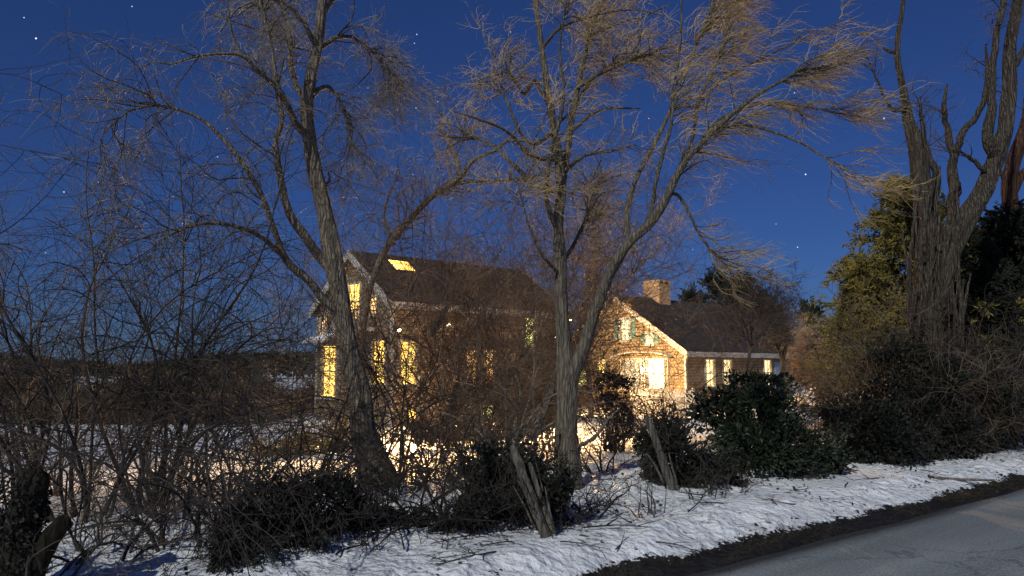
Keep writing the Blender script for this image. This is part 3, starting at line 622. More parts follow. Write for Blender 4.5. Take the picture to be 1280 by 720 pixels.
R_.append(limb(mb, [(848, 218, A - .7, 4), (866, 170, A - .5, 3.2), (872, 130, A - .4, 2.8), (890, 90, A - .3, 2.4), (905, 50, A - .2, 2), (925, 10, A, 1.4)], None, 7, rng))
R_.append(limb(mb, [(872, 130, A - .4, 2.6), (910, 95, A - .3, 2.2), (955, 72, A - .2, 1.8), (1000, 50, A - .1, 1.3), (1040, 35, A, .6)], None, 7, rng))
U_ = []
for pts in ([(688, 135, A, 4), (668, 100, A, 3.5), (656, 118, A - .2, 2.8), (640, 95, A - .4, 2), (624, 80, A - .5, 1)],
            [(691, 165, A, 4), (668, 180, A - .3, 3.4), (650, 165, A - .5, 2.8), (634, 128, A - .6, 2), (622, 105, A - .6, 1)],
            [(700, 200, A, 5), (665, 195, A - .3, 4), (635, 165, A - .6, 3), (600, 150, A - .9, 2.2), (568, 140, A - 1.1, 1)],
            [(701, 240, A, 5), (672, 232, A + .3, 4), (640, 205, A + .5, 3.4), (610, 178, A + .7, 2.6), (575, 172, A + .9, 1.8), (548, 168, A + 1, .8)],
            [(723, 108, A + .4, 4), (750, 92, A + .2, 3.4), (782, 78, A, 2.8), (815, 68, A - .2, 2), (845, 75, A - .3, 1)],
            [(716, 140, A + .3, 3.6), (745, 95, A + .6, 3), (790, 70, A + .8, 2.4), (835, 72, A + 1, 1.4)],
            [(713, 165, A + .2, 3.4), (745, 140, A + .4, 2.8), (770, 135, A + .5, 2.2), (800, 136, A + .6, 1)],
            [(705, 215, A, 3.4), (730, 195, A - .3, 2.8), (760, 190, A - .4, 2), (792, 180, A - .5, 1)],
            [(678, 60, A, 3.4), (700, 35, A - .3, 2.8), (740, 20, A - .5, 2.2), (790, 12, A - .6, 1.6), (830, 20, A - .7, .8)],
            [(737, 45, A + .6, 3), (770, 30, A + .4, 2.4), (800, 22, A + .3, 1.8), (838, 5, A + .2, 1)],
            [(672, 15, A, 3), (660, -20, A + .2, 2.4), (640, -50, A + .3, 1.4)],
            [(750, 0, A + .8, 2.6), (790, -20, A + .6, 2), (830, -30, A + .5, 1)],
            [(702, 330, A, 4), (720, 300, A + .4, 3.2), (735, 265, A + .6, 2.6), (738, 230, A + .7, 2), (752, 200, A + .8, 1)],
            [(702, 345, A, 3.4), (680, 322, A - .3, 2.8), (662, 285, A - .5, 2), (650, 240, A - .6, 1)]):
    U_.append(limb(mb, pts, None, 7, rng))
L += U_
# low spurs
limb(mb, [(710, 565, A, 4), (728, 556, A - .1, 3.4), (745, 545, A - .2, 2.8), (762, 522, A - .3, 2), (775, 510, A - .3, 1)], None, 7, rng)
limb(mb, [(706, 540, A, 3), (695, 545, A - .2, 2.2), (682, 556, A - .3, 1.6), (672, 575, A - .4, .8)], None, 6, rng)
mb.build('trunk', 'bark_grey', t2, True)
mb = MB()
crown(mb, L, rng, 330, (.25, .8), 6000, (.12, .42), (.35, 0, -.1), (.9, 0, -.2), .3, .8, .008, .0032, n4=9000, l4=(.06, .2), bias2=(.1, 0, .05), bias3=(.3, 0, 0))
crown(mb, L, rng, 120, (.3, .7), 2000, (.1, .35), (-.4, 0, .1), (-.8, 0, -.3), .5, .9, .007, .003, n4=2000)
crown(mb, R_, rng, 260, (.25, .75), 4600, (.15, .45), (.7, 0, -.1), (1.6, 0, -.35), .42, .55, .008, .0032, n4=8000, l4=(.06, .22), bias2=(.5, 0, 0), bias3=(.6, 0, -.05))
p, t_, r = pick(L[2:] + R_[1:], 1500, rng, .5, 1)
mb.build('crown', ['bark_grey', 'twig_tan'], t2)

# --- pale leaning tree
rng = np.random.default_rng(12)
g = G(470, 590); tp = empty('pale_leaning_tree', g); A = 13.0
tag(tp, 'slim pale-barked tree curving up to the right between the leaning willow and the forked tree', 'tree', 'bare roadside trees')
mb = MB(); q0 = 12.6
c0 = limb(mb, [(470, 600, g[1], 6), (462, 540, g[1], 5.5), (453, 470, A, 5), (455, 400, A, 5), (468, 345, A, 5), (486, 305, A, 5.5), (516, 270, A, 5.5), (545, 242, A, 5), (575, 222, A, 5), (592, 200, A, 4), (622, 186, A, 3), (650, 158, A, 1.5)], None, 10, rng)
L = [c0, limb(mb, [(545, 242, A, 4), (580, 228, A, 3.5), (620, 226, A - .2, 3), (660, 222, A - .4, 2), (690, 215, A - .5, 1)], None, 7, rng),
     limb(mb, [(492, 305, A, 4), (480, 270, A + .2, 3), (488, 240, A + .3, 2), (500, 215, A + .3, 1)], None, 7, rng),
     limb(mb, [(575, 222, A, 4), (570, 195, A + .2, 3), (556, 170, A + .3, 2), (550, 140, A + .3, 1)], None, 7, rng)]
mb.build('trunk', 'bark_pale', tp, True)
mb = MB(); crown(mb, L, rng, 130, (.3, 1.0), 2200, (.12, .5), (.1, 0, .1), (.2, 0, -.3), .5, .8, .008, .0036, n4=2500, l4=(.08, .25)); mb.build('crown', ['bark_grey', 'twig_grey'], tp)

# --- big old tree at right
rng = np.random.default_rng(21)
A = 15.2; bx_ = X_at(1162, A); t3 = empty('old_split_tree', (bx_, A, gh(bx_, A)))
tag(t3, 'massive old tree with split rugged trunk and bare upright limbs rising from the right hedge', 'tree', 'bare roadside trees')
mb = MB()
def zpx(z, Y): return 460 - (z - CAMZ) / Y * F
limb(mb, [(1163, 600, A, 34.6), (1162, 560, A, 28.8), (1163, 480, A, 25.2), (1164, 400, A, 23.0), (1163, 345, A, 23.8), (1159, 300, A, 19.4), (1155, 262, A, 16.6), (1149, 215, A, 13.7), (1143, 180, A, 10.8), (1136, 150, A, 7.9), (1129, 112, A, 5.8), (1122, 72, A, 4.7), (1123, 40, A, 4.0), (1129, 0, A, 3.2), (1136, -60, A, 2.2), (1140, -130, A, 1.1)], 120, 46, rng, .16)
limb(mb, [(1158, 370, A - .1, 14.4), (1160, 300, A - .3, 11.5), (1152, 240, A - .3, 10.1), (1149, 195, A - .25, 7.9), (1147, 168, A - .2, 5.8), (1146, 158, A - .2, 2.2)], 60, 26, rng, .18)
limb(mb, [(1168, 400, A - .1, 15.8), (1177, 345, A - .3, 18.0), (1194, 300, A - .3, 17.3), (1222, 250, A - .3, 15.1), (1240, 215, A - .3, 13.7), (1252, 180, A - .3, 12.2), (1261, 130, A - .3, 10.8), (1262, 80, A - .3, 10.1), (1265, 40, A - .3, 8.6), (1271, 0, A - .3, 7.9), (1280, -70, A - .3, 5.8), (1290, -160, A - .3, 2.9)], 110, 40, rng, .14)
L = []
L.append(limb(mb, [(1186, 320, A + .2, 13), (1191, 270, A + .3, 10), (1192, 222, A + .3, 8), (1190, 192, A + .3, 6.5), (1183, 160, A + .3, 5), (1180, 130, A + .3, 3.8), (1184, 105, A + .3, 1.5)], None, 10, rng, .15))
L.append(limb(mb, [(1192, 200, A + .3, 6), (1203, 165, A + .2, 5.5), (1217, 150, A + .1, 5), (1230, 126, A, 4.4), (1234, 92, A, 3.5), (1232, 55, A, 1.5)], None, 10, rng, .12))
L.append(limb(mb, [(1247, 200, A - .3, 11), (1236, 172, A - .5, 9), (1240, 130, A - .5, 7), (1239, 90, A - .5, 6), (1247, 40, A - .5, 5), (1254, 0, A - .5, 4), (1258, -60, A - .5, 2)], None, 10, rng, .12))
L.append(limb(mb, [(1240, 222, A - .3, 6), (1222, 205, A - .4, 4), (1208, 194, A - .5, 3), (1198, 188, A - .5, 1)], None, 8, rng, .12))
L.append(limb(mb, [(1122, 66, A, 4), (1112, 64, A, 3), (1103, 60, A, 1.5)], None, 8, rng))
L.append(limb(mb, [(1160, 260, A - .2, 10), (1172, 225, A - .1, 7), (1160, 190, A, 5), (1152, 150, A, 3), (1150, 120, A, 1)], None, 10, rng, .15))
L.append(limb(mb, [(1262, 90, A - .3, 7), (1275, 70, A - .2, 5), (1290, 30, A, 4), (1300, -30, A, 2)], None, 8, rng))
L.append(limb(mb, [(1135, 130, A, 5), (1118, 138, A - .3, 3.4), (1105, 120, A - .5, 2.4), (1090, 85, A - .6, 1.6), (1078, 60, A - .7, .8)], None, 8, rng))
for k in range(46):      # torn ribs and shreds of bark round the split
    a0 = rng.uniform(1130, 1205); y0 = rng.uniform(230, 420); dx = rng.normal(0, 10)
    limb(mb, [(a0, y0 + 70, A - .35, 4), (a0 + dx * .3, y0 + 20, A - .50, rng.uniform(1.5, 3.5)), (a0 + dx, y0 - 30, A - .42, .8)], 12, 7, rng, .3)
for k in range(7):       # root flare
    a_ = k / 7 * 6.283; g0 = np.array([bx_, A]); e = g0 + np.array([math.cos(a_), math.sin(a_)]) * 1.1
    w = np.array([[*(g0 + (e - g0) * .2), .75, .25], [*(g0 + (e - g0) * .5), .3, .2], [*e, gh(*e) - .05, .08]]); c_ = cr(w, 10); mb.tube(c_[None, :, :3], c_[None, :, 3], 10, lump=.12, rng=rng)
mb.build('trunk', 'bark_old', t3, True)
mb = MB(); crown(mb, L, rng, 90, (.3, 1.0), 900, (.15, .5), (.1, 0, .2), (.2, 0, -.1), .5, .8, .010, .004, n4=1200); mb.build('crown', ['bark_old', 'twig_brown'], t3)

# --- reddish trunk at the right edge
rng = np.random.default_rng(22); A = 20; bx_ = X_at(1278, A); t4 = empty('red_barked_tree', (bx_, A, gh(bx_, A)))
tag(t4, 'red-brown bare trunk at the right frame edge behind the old split tree', 'tree', 'bare roadside trees')
mb = MB()
L = [limb(mb, [(1290, 560, A, 20), (1284, 420, A, 15), (1272, 290, A, 12), (1262, 240, A, 12), (1268, 200, A, 11), (1285, 150, A, 9), (1296, 60, A, 7), (1310, -60, A, 4)], 60, 26, rng, .13),
     limb(mb, [(1264, 245, A, 8), (1280, 215, A, 6), (1300, 200, A, 4), (1320, 170, A, 2)], None, 8, rng), limb(mb, [(1263, 232, A, 5), (1250, 215, A, 3.4), (1244, 206, A, 2)], None, 8, rng)]
mb.build('trunk', 'bark_red', t4, True)
mb = MB(); crown(mb, L, rng, 60, (.4, 1.4), 700, (.2, .6), (0, 0, .2), (0, 0, 0), .5, .8, .012, .005); mb.build('crown', ['bark_red', 'twig_brown'], t4)

# --- small trees behind / beside the houses
def small_tree(name, label, px, Y, top, spread, seed, bark, twig, stems=4, r=.09, n2=160, n3=2400, low=.3, lean=0):
    rng = np.random.default_rng(seed); x = X_at(px, Y); z0 = gh(x, Y); root = empty(name, (x, Y, z0)); tag(root, label, 'tree')
    H = P(px, top, Y)[2] - z0; mb = MB(); L = []
    k0 = strands([[x, Y, z0 - .1]], [[lean, 0, 1]], H * low, 8, (0, 0, 0), .06, rng); mb.tube(k0, taper(1, 8, r, r * .8), 10, lump=.08, rng=rng)
    d = rng.normal(0, 1, (stems, 3)) * [spread, spread, .15] + [lean, 0, 1.2]; k1 = strands(np.repeat(k0[:, -1], stems, 0), d, H * (1 - low) * rng.uniform(.75, 1.05, stems), 14, (0, 0, .6), .16, rng)
    R1 = taper(stems, 14, r * .7, r * .12); mb.tube(k1, R1, 7, lump=.06, rng=rng)
    p, t_, rr = pick([(k1, R1)], stems * 7, rng, .15, .9); k2 = strands(p, side(t_, rng, .8, (0, 0, .2)), rng.uniform(.15, .34, stems * 7) * H, 10, (0, 0, .5), .22, rng)
    R2 = taper(stems * 7, 10, np.maximum(rr * .6, .01), .006); mb.tube(k2, R2, 5)
    mb.build('trunk', bark, root, True); mb = MB()
    crown(mb, [(k1, R1), (k2, R2)], rng, n2, (.06 * H, .18 * H), n3, (.03 * H, .1 * H), (0, 0, .3), (0, 0, .1), .2, .8, .012, .005 * Y / 25, n4=n3, l4=(.02 * H, .06 * H), r4=.004 * Y / 25, clump=False)
    mb.build('crown', [bark, twig], root); return root
small_tree('small_bare_tree', 'small bare tree glowing orange in the floodlight between the two houses', 738, 33, 238, .45, 31, 'bark_pale', 'twig_straw', 6, .13, 110, 1500)
small_tree('small_bare_tree', 'olive brown twiggy tree in front of the cottage roof right of the chimney', 925, 27, 352, .6, 32, 'twig_dark', 'twig_dark', 7, .07, 160, 2300, .58)
small_tree('small_bare_tree', 'brown twiggy tree standing past the right end of the cottage', 972, 32, 378, .5, 33, 'twig_dark', 'twig_dark', 6, .07, 160, 2400, .5)
small_tree('small_bare_tree', 'grey bare tree in the gap left of the green cedar', 1012, 42, 385, .5, 34, 'bark_grey', 'twig_grey', 5, .12, 160, 2600)
small_tree('small_bare_tree', 'brown bare tree rising behind the main house roof', 560, 44, 312, .6, 35, 'twig_brown', 'twig_brown', 6, .14, 90, 1100)
small_tree('small_bare_tree', 'russet shrubby tree beside the far snow bank at right', 1020, 34, 425, .6, 36, 'twig_red', 'twig_red', 6, .07, 160, 3000)

def conifer(name, label, px, Y, top, wpx, seed, m='cedar', nb=150, n=16000, size=.16, low=.1, droop=-.5, lump=.35, asp=.3):
    rng = np.random.default_rng(seed); x = X_at(px, Y); z0 = gh(x, Y); H = P(px, top, Y)[2] - z0; Rm = wpx / F * Y
    root = empty(name, (x, Y, z0)); tag(root, label, 'tree')
    mb = MB(); k0 = strands([[x, Y, z0 - .1]], [[0, 0, 1]], H, 16, (0, 0, 0), .02, rng); mb.tube(k0, taper(1, 16, H * .022, .012), 9)
    t_ = rng.uniform(low, 1, nb) ** .85; az = rng.uniform(0, 6.283, nb); base = np.stack([np.full(nb, x), np.full(nb, Y), z0 + t_ * H], 1)
    prof = (1 - t_) ** .8 * (1 - .25 * np.clip((.25 - t_) / .25, 0, 1)); ln = Rm * prof * rng.uniform(1 - lump, 1 + lump * .6, nb) + .06 * Rm
    d = np.stack([np.cos(az), np.sin(az), rng.uniform(.1, .6, nb)], 1); br = strands(base, d, ln, 8, (0, 0, droop), .1, rng); RB = taper(nb, 8, np.maximum(ln * .02, .006), .003); mb.tube(br, RB, 4)
    mb.build('trunk', 'bark_old', root, True)
    mb = MB(); n1 = n // 9; p, tt, _ = pick([(br, RB)], n1, rng, .12, 1, 1.2)
    sp = strands(p, side(tt, rng, .7), rng.uniform(.5, 1.3, n1) * size * 2.2, 4, (0, 0, droop * .8), .12, rng)
    pp, dd, _ = pick([(sp, taper(n1, 4, .004, .002))], n, rng, 0, 1, 1); leaves(mb, pp, np.full(n, size), rng, asp=asp, dirs=dd + [0, 0, -.15])
    mb.build('crown', m, root); return root
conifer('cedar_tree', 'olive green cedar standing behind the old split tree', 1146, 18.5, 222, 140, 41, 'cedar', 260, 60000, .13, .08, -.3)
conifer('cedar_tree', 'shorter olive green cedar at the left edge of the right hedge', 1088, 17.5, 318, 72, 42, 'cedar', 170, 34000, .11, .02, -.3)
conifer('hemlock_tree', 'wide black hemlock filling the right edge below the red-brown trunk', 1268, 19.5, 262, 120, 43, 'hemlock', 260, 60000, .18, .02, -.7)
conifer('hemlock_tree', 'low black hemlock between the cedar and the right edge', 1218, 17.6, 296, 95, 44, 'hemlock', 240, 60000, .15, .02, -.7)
for i, (px, top, w, lab) in enumerate(((898, 347, 26, 'spiky dark evergreen tallest behind the cottage roof'), (930, 352, 22, 'dark evergreen directly right of the spiky tallest one behind the cottage roof'), (868, 372, 13, 'tiny dark evergreen tip right beside the cottage chimney'), (955, 372, 24, 'dark evergreen at the right end of the row behind the cottage roof'))):
    conifer('evergreen_tree', lab, px, 56, top - 6, w * 1.7, 50 + i, 'conifer_far', 130, 15000, .34, .1, .3)['group'] = 'evergreens behind the cottage'
conifer('evergreen_tree', 'round dark far evergreen in the gap right of the cottage', 1015, 62, 382, 34, 60, 'conifer_far', 120, 9000, .36, .05, .3)['group'] = 'evergreens behind the cottage'
conifer('evergreen_tree', 'dark far evergreen close against the green cedar', 1052, 66, 405, 36, 61, 'conifer_far', 120, 9000, .36, .05, .3)['group'] = 'evergreens behind the cottage'

# ------------------------------------------------------------------ shrubs
def shrub(label, x, y, H, spread, seed, stem='twig_dark', twig='twig_dark', ns=14, n2=70, n3=500, r=.011, arch=-.8, name='bare_shrub', group='bare shrubs of the roadside thicket', l2=(.2, .5), l3=(.1, .3), jit=.4, r3=.0028, base=.25, lean=(0, 0), n4=0, tl=.12):
    rng = np.random.default_rng(seed); z = gh(x, y); root = empty(name, (x, y, z)); tag(root, label, 'shrub', group)
    mb = MB(); a_ = rng.uniform(0, 6.283, ns); p = np.stack([x + np.cos(a_) * base * rng.uniform(.2, 1, ns), y + np.sin(a_) * base * rng.uniform(.2, 1, ns), np.full(ns, z - .05)], 1)
    d = np.stack([np.cos(a_) * spread + lean[0], np.sin(a_) * spread + lean[1], np.full(ns, 1.)], 1) + rng.normal(0, .12, (ns, 3))
    L1 = H * rng.uniform(.65, 1.25, ns); s1 = strands(p, d, L1, 18, (0, 0, arch), jit * .45, rng); R1 = taper(ns, 18, r * rng.uniform(.6, 1.5, ns), r * .25)
    mb.tube(s1, R1, 6); mb.build('stems', stem, root, True)
    mb = MB(); p, t_, rr = pick([(s1, R1)], n2, rng, tl, 1, 1); s2 = strands(p, side(t_, rng, .8, (0, 0, .1)), H * rng.uniform(*l2, n2), 12, (0, 0, arch * .8), jit, rng); R2 = taper(n2, 12, np.minimum(rr * .7, r * .55), r3); mb.tube(s2, R2, 4)
    p, t_, rr = pick([(s2, R2), (s1, R1)], n3, rng, .1, 1, 1); s3 = strands(p, side(t_, rng, .85), H * rng.uniform(*l3, n3), 8, (0, 0, arch * .3), jit, rng); R3 = taper(n3, 8, r3, r3 * .4); mb.tube(s3, R3, 3)
    if n4:
        p, t_, rr = pick([(s3, R3)], n4, rng, .1, 1, 1); s4 = strands(p, side(t_, rng, .85), H * rng.uniform(l3[0] * .4, l3[1] * .5, n4), 5, (0, 0, arch * .2), jit, rng); mb.tube(s4, taper(n4, 5, r3 * .8, r3 * .3), 3)
    mb.build('twigs', twig, root); return root
def shrub_px(label, px, Y, top, spread, seed, **k):
    x = X_at(px, Y); H = P(px, top, Y)[2] - gh(x, Y); return shrub(label, x, Y, H, spread, seed, **k)
LS = [ # label, px, Y, top, spread, seed, opts   (left thicket)
 ('tall sparse dark shrub at the left frame edge reaching into the sky', 30, 7.6, 225, .25, 101, dict(ns=12, arch=-.1, n2=110, n3=1500, r=.017, jit=.36)),
 ('tall dark branching shrub second from the left edge', 110, 7.2, 225, .28, 102, dict(ns=12, arch=-.1, n2=110, n3=1500, r=.017, jit=.36)),
 ('tallest curving dark shrub under the arched willow limb', 195, 7.8, 190, .3, 103, dict(ns=10, arch=-.1, n2=110, n3=1500, r=.019, jit=.36)),
 ('arching dark bramble reaching toward the main house', 300, 8.4, 330, .5, 104, dict(ns=16, arch=-1.1, n2=110, n3=1100)),
 ('wide arching bramble below the arched willow limb', 240, 7.0, 370, .7, 105, dict(ns=18, arch=-1.5, n2=110, n3=1100)),
 ('arching bramble against the main house gable', 385, 9.2, 330, .6, 106, dict(ns=18, arch=-1.2, n2=120, n3=1300)),
 ('dense black bramble low beside the leaning willow base', 420, 8.2, 450, .8, 107, dict(ns=20, arch=-1.6, n2=120, n3=1200)),
 ('low dark bramble with many thin stems at the left', 150, 5.8, 470, .6, 108, dict(ns=11, arch=-1.0, n2=70, n3=1000, r=.011)),
 ('low dark bramble nearest the camera at lower left', 60, 5.2, 500, .6, 109, dict(ns=11, arch=-1.0, n2=70, n3=900, r=.010)),
 ('upright dark stems in front of the left snow field', 240, 6.2, 505, .4, 110, dict(ns=13, arch=-.7, n2=70, n3=900, r=.012)),
 ('tangled shrub right of the upright dark stems', 320, 6.9, 480, .6, 111, dict(ns=13, arch=-1.1, n2=70, n3=1100, r=.012)),
 ('brown shrub between the brambles and the snow field', 90, 9.5, 400, .5, 112, dict(ns=20, arch=-.6, n2=120, n3=1500, stem='twig_brown', twig='twig_brown')),
 ('brown shrub behind the wide arching bramble', 215, 10.5, 395, .5, 113, dict(ns=20, arch=-.6, n2=120, n3=1500, stem='twig_brown', twig='twig_brown')),
 ('brown shrub left of the main house glass door', 340, 12.5, 400, .5, 114, dict(ns=20, arch=-.6, n2=120, n3=1500, stem='twig_brown', twig='twig_brown')),
 ('greyish shrub at far left in front of the field brush', 5, 9, 380, .5, 115, dict(ns=18, arch=-.6, n2=110, n3=1300, stem='twig_brown', twig='twig_grey')),
]
CS = [ # central brown thicket
 ('dark arching shrub crossing the corner windows of the main house', 500, 10.2, 345, .55, 121, dict(ns=18, arch=-1.0, n2=130, n3=1500, r=.012)),
 ('reddish brown thicket shrub under the skylight', 545, 12.6, 262, .4, 122, dict(ns=26, arch=-.4, n2=180, n3=2600, n4=2600, stem='twig_brown', twig='twig_red', r3=.0034)),
 ('tall brown thicket shrub before the paired orange windows', 595, 12.0, 235, .4, 123, dict(ns=26, arch=-.4, n2=180, n3=2600, n4=2600, stem='twig_brown', twig='twig_brown', r3=.0034)),
 ('tall russet thicket shrub left of the forked tree trunk', 650, 13.0, 235, .4, 124, dict(ns=28, arch=-.4, n2=200, n3=3000, n4=2800, stem='twig_brown', twig='twig_red', r3=.0036)),
 ('russet shrub directly behind the forked tree trunk', 690, 14.5, 290, .35, 125, dict(ns=22, arch=-.4, n2=150, n3=2200, n4=1500, stem='twig_brown', twig='twig_red', r3=.0038)),
 ('grey upright shrub with pale stems behind the ivy covered post', 620, 10.5, 380, .3, 126, dict(ns=12, arch=-.2, n2=110, n3=1300, stem='twig_grey', twig='twig_brown', r=.014)),
 ('brown tangle before the basement windows', 560, 9.6, 440, .6, 127, dict(ns=24, arch=-1.2, n2=150, n3=1700, stem='twig_dark', twig='twig_brown')),
 ('dark tangle between the willow base and the ivy covered post', 500, 8.8, 500, .6, 128, dict(ns=20, arch=-1.2, n2=120, n3=1200)),
 ('dark twiggy shrub right of the forked tree in front of the lit yard', 762, 13.5, 430, .3, 129, dict(ns=18, arch=-.5, n2=130, n3=1700, n4=1500, stem='twig_dark', twig='twig_dark', r3=.0034)),
 ('wide spreading bare shrub in front of the cottage gable', 835, 15.5, 405, .75, 130, dict(ns=18, arch=-.6, n2=120, n3=1300, stem='twig_dark', twig='twig_brown', r=.014, r3=.0034)),
 ('thin brown shrub between forked tree and mound in lit snow', 745, 10.4, 520, .5, 131, dict(ns=12, arch=-.6, n2=60, n3=600, stem='twig_dark', twig='twig_brown')),
 ('straw coloured twiggy shrub below the cottage picket fence', 790, 17.5, 470, .6, 132, dict(ns=20, arch=-.6, n2=130, n3=1800, stem='twig_brown', twig='twig_tan', r3=.0036)),
 ('brown twiggy shrub at the main house right corner', 660, 19, 395, .5, 133, dict(ns=22, arch=-.5, n2=150, n3=2200, stem='twig_brown', twig='twig_brown', r3=.0042)),
 ('brown twiggy shrub close under the main house eave', 580, 20, 390, .6, 134, dict(ns=24, arch=-.5, n2=160, n3=2400, stem='twig_brown', twig='twig_brown', r3=.0042)),
 ('thin shrub reaching over the main house skylight', 470, 12, 290, .4, 135, dict(ns=12, arch=-.4, n2=120, n3=1300, stem='twig_dark', twig='twig_grey')),
 ('bent dark shrub behind the broad leaved bush before the cottage windows', 962, 15, 425, .55, 136, dict(ns=8, arch=-.9, n2=70, n3=700, stem='twig_dark', twig='twig_dark', r=.022, r3=.0036)),
]
for lab, px, Y, top, sp_, sd, kw in LS + CS:
    k = .32 if sd in (121, 135) else .5 if sd in (122, 123) else .8 if sd in (101, 102, 103) else .35 if sd in (104, 105, 106) else .12 if sd in (112, 113, 114) else .36 if px < 400 else (.75 if sd in (122, 123, 124, 125, 135) else .38 if sd in (107, 127, 128) else .38 if 440 < px < 700 else .38)
    for q_ in ('n3', 'n2', 'n4'):
        kw.setdefault('tl', .25 if px < 400 else .3)
        if q_ in kw: kw[q_] = int(kw[q_] * (k if q_ != 'n2' else k ** .5))
    shrub_px(lab, px, Y, top, sp_, sd, **kw)
RS = [
 ('brown shrub above the right hedge left of the black hemlock', 1120, 14.2, 350, .6, 141, dict(ns=22, arch=-.8, n2=120, n3=1600, n4=1400, stem='twig_black', twig='twig_brown', r3=.0036)),
 ('brown shrub over the right end of the hedge', 1235, 15.0, 370, .6, 142, dict(ns=20, arch=-.9, n2=130, n3=1900, n4=1700, stem='twig_black', twig='twig_dark', r3=.0038)),
 ('brown shrub between the old split tree and the frame edge', 1180, 14.2, 352, .6, 143, dict(ns=18, arch=-.9, n2=120, n3=1600, n4=1400, stem='twig_black', twig='twig_dark', r3=.0038)),
 ('rusty shrub right of the broad leaved bush before the snow bank', 1010, 18, 440, .5, 144, dict(ns=18, arch=-.6, n2=120, n3=1500, stem='twig_red', twig='twig_red', r3=.004)),
]
for lab, px, Y, top, sp_, sd, kw in RS: shrub_px(lab, px, Y, top, sp_, sd, **kw)
for lab, px, py, top, sp_, sd in (('upright black stems crowding the left side of the centre vine mound', 572, 668, 535, .25, 151), ('black stems at the right side of the centre vine mound', 706, 655, 560, .3, 152),
     ('black stems rising out of the sweeping vine mound at lower left', 330, 690, 545, .35, 153), ('black stems over the right end of the sweeping vine mound', 505, 670, 560, .4, 154)):
    g = G(px, py); shrub(lab, g[0], g[1], P(px, top, g[1])[2] - g[2], sp_, sd, stem='twig_black', twig='twig_black', ns=14, n2=60, n3=300, r=.011, arch=-.5, base=.3, tl=.2)
# young shoots on the verge
VS = [(808, 655, 575), (822, 650, 560), (870, 632, 570), (885, 625, 585), (742, 640, 560), (925, 622, 570), (1000, 605, 545), (900, 628, 560), (730, 655, 600), (690, 672, 620), (560, 695, 640), (760, 640, 590)]
SHL = ['many stemmed dark shoot on the verge below the leaning grey post', 'taller dark shoot on the verge just right of the one below the leaning grey post', 'dark shoot at the right foot of the vine mound', 'low dark shoot between vine mound and broad leaved bush nearest the road',
 'dark shoot on the verge between forked tree and vine mound, farther from the road', 'dark shoot before the left half of the broad leaved bush', 'dark shoot before the right end of the broad leaved bush', 'dark shoot touching the left edge of the broad leaved bush',
 'dark shoot right beside the forked tree base', 'dark shoot left of the forked tree base by the weathered post', 'low dark shoot below the left side of the centre vine mound', 'short dark shoot on the verge directly left of the leaning grey post']
for i, (px, py, top) in enumerate(VS):
    g = G(px, py); H = P(px, top, g[1])[2] - g[2]
    shrub(SHL[i], g[0], g[1], H, .35, 200 + i, ns=5, n2=9, n3=34, r=.006, arch=-.3, name='young_shoot', group='young shoots on the snowy verge', r3=.0018, base=.07)

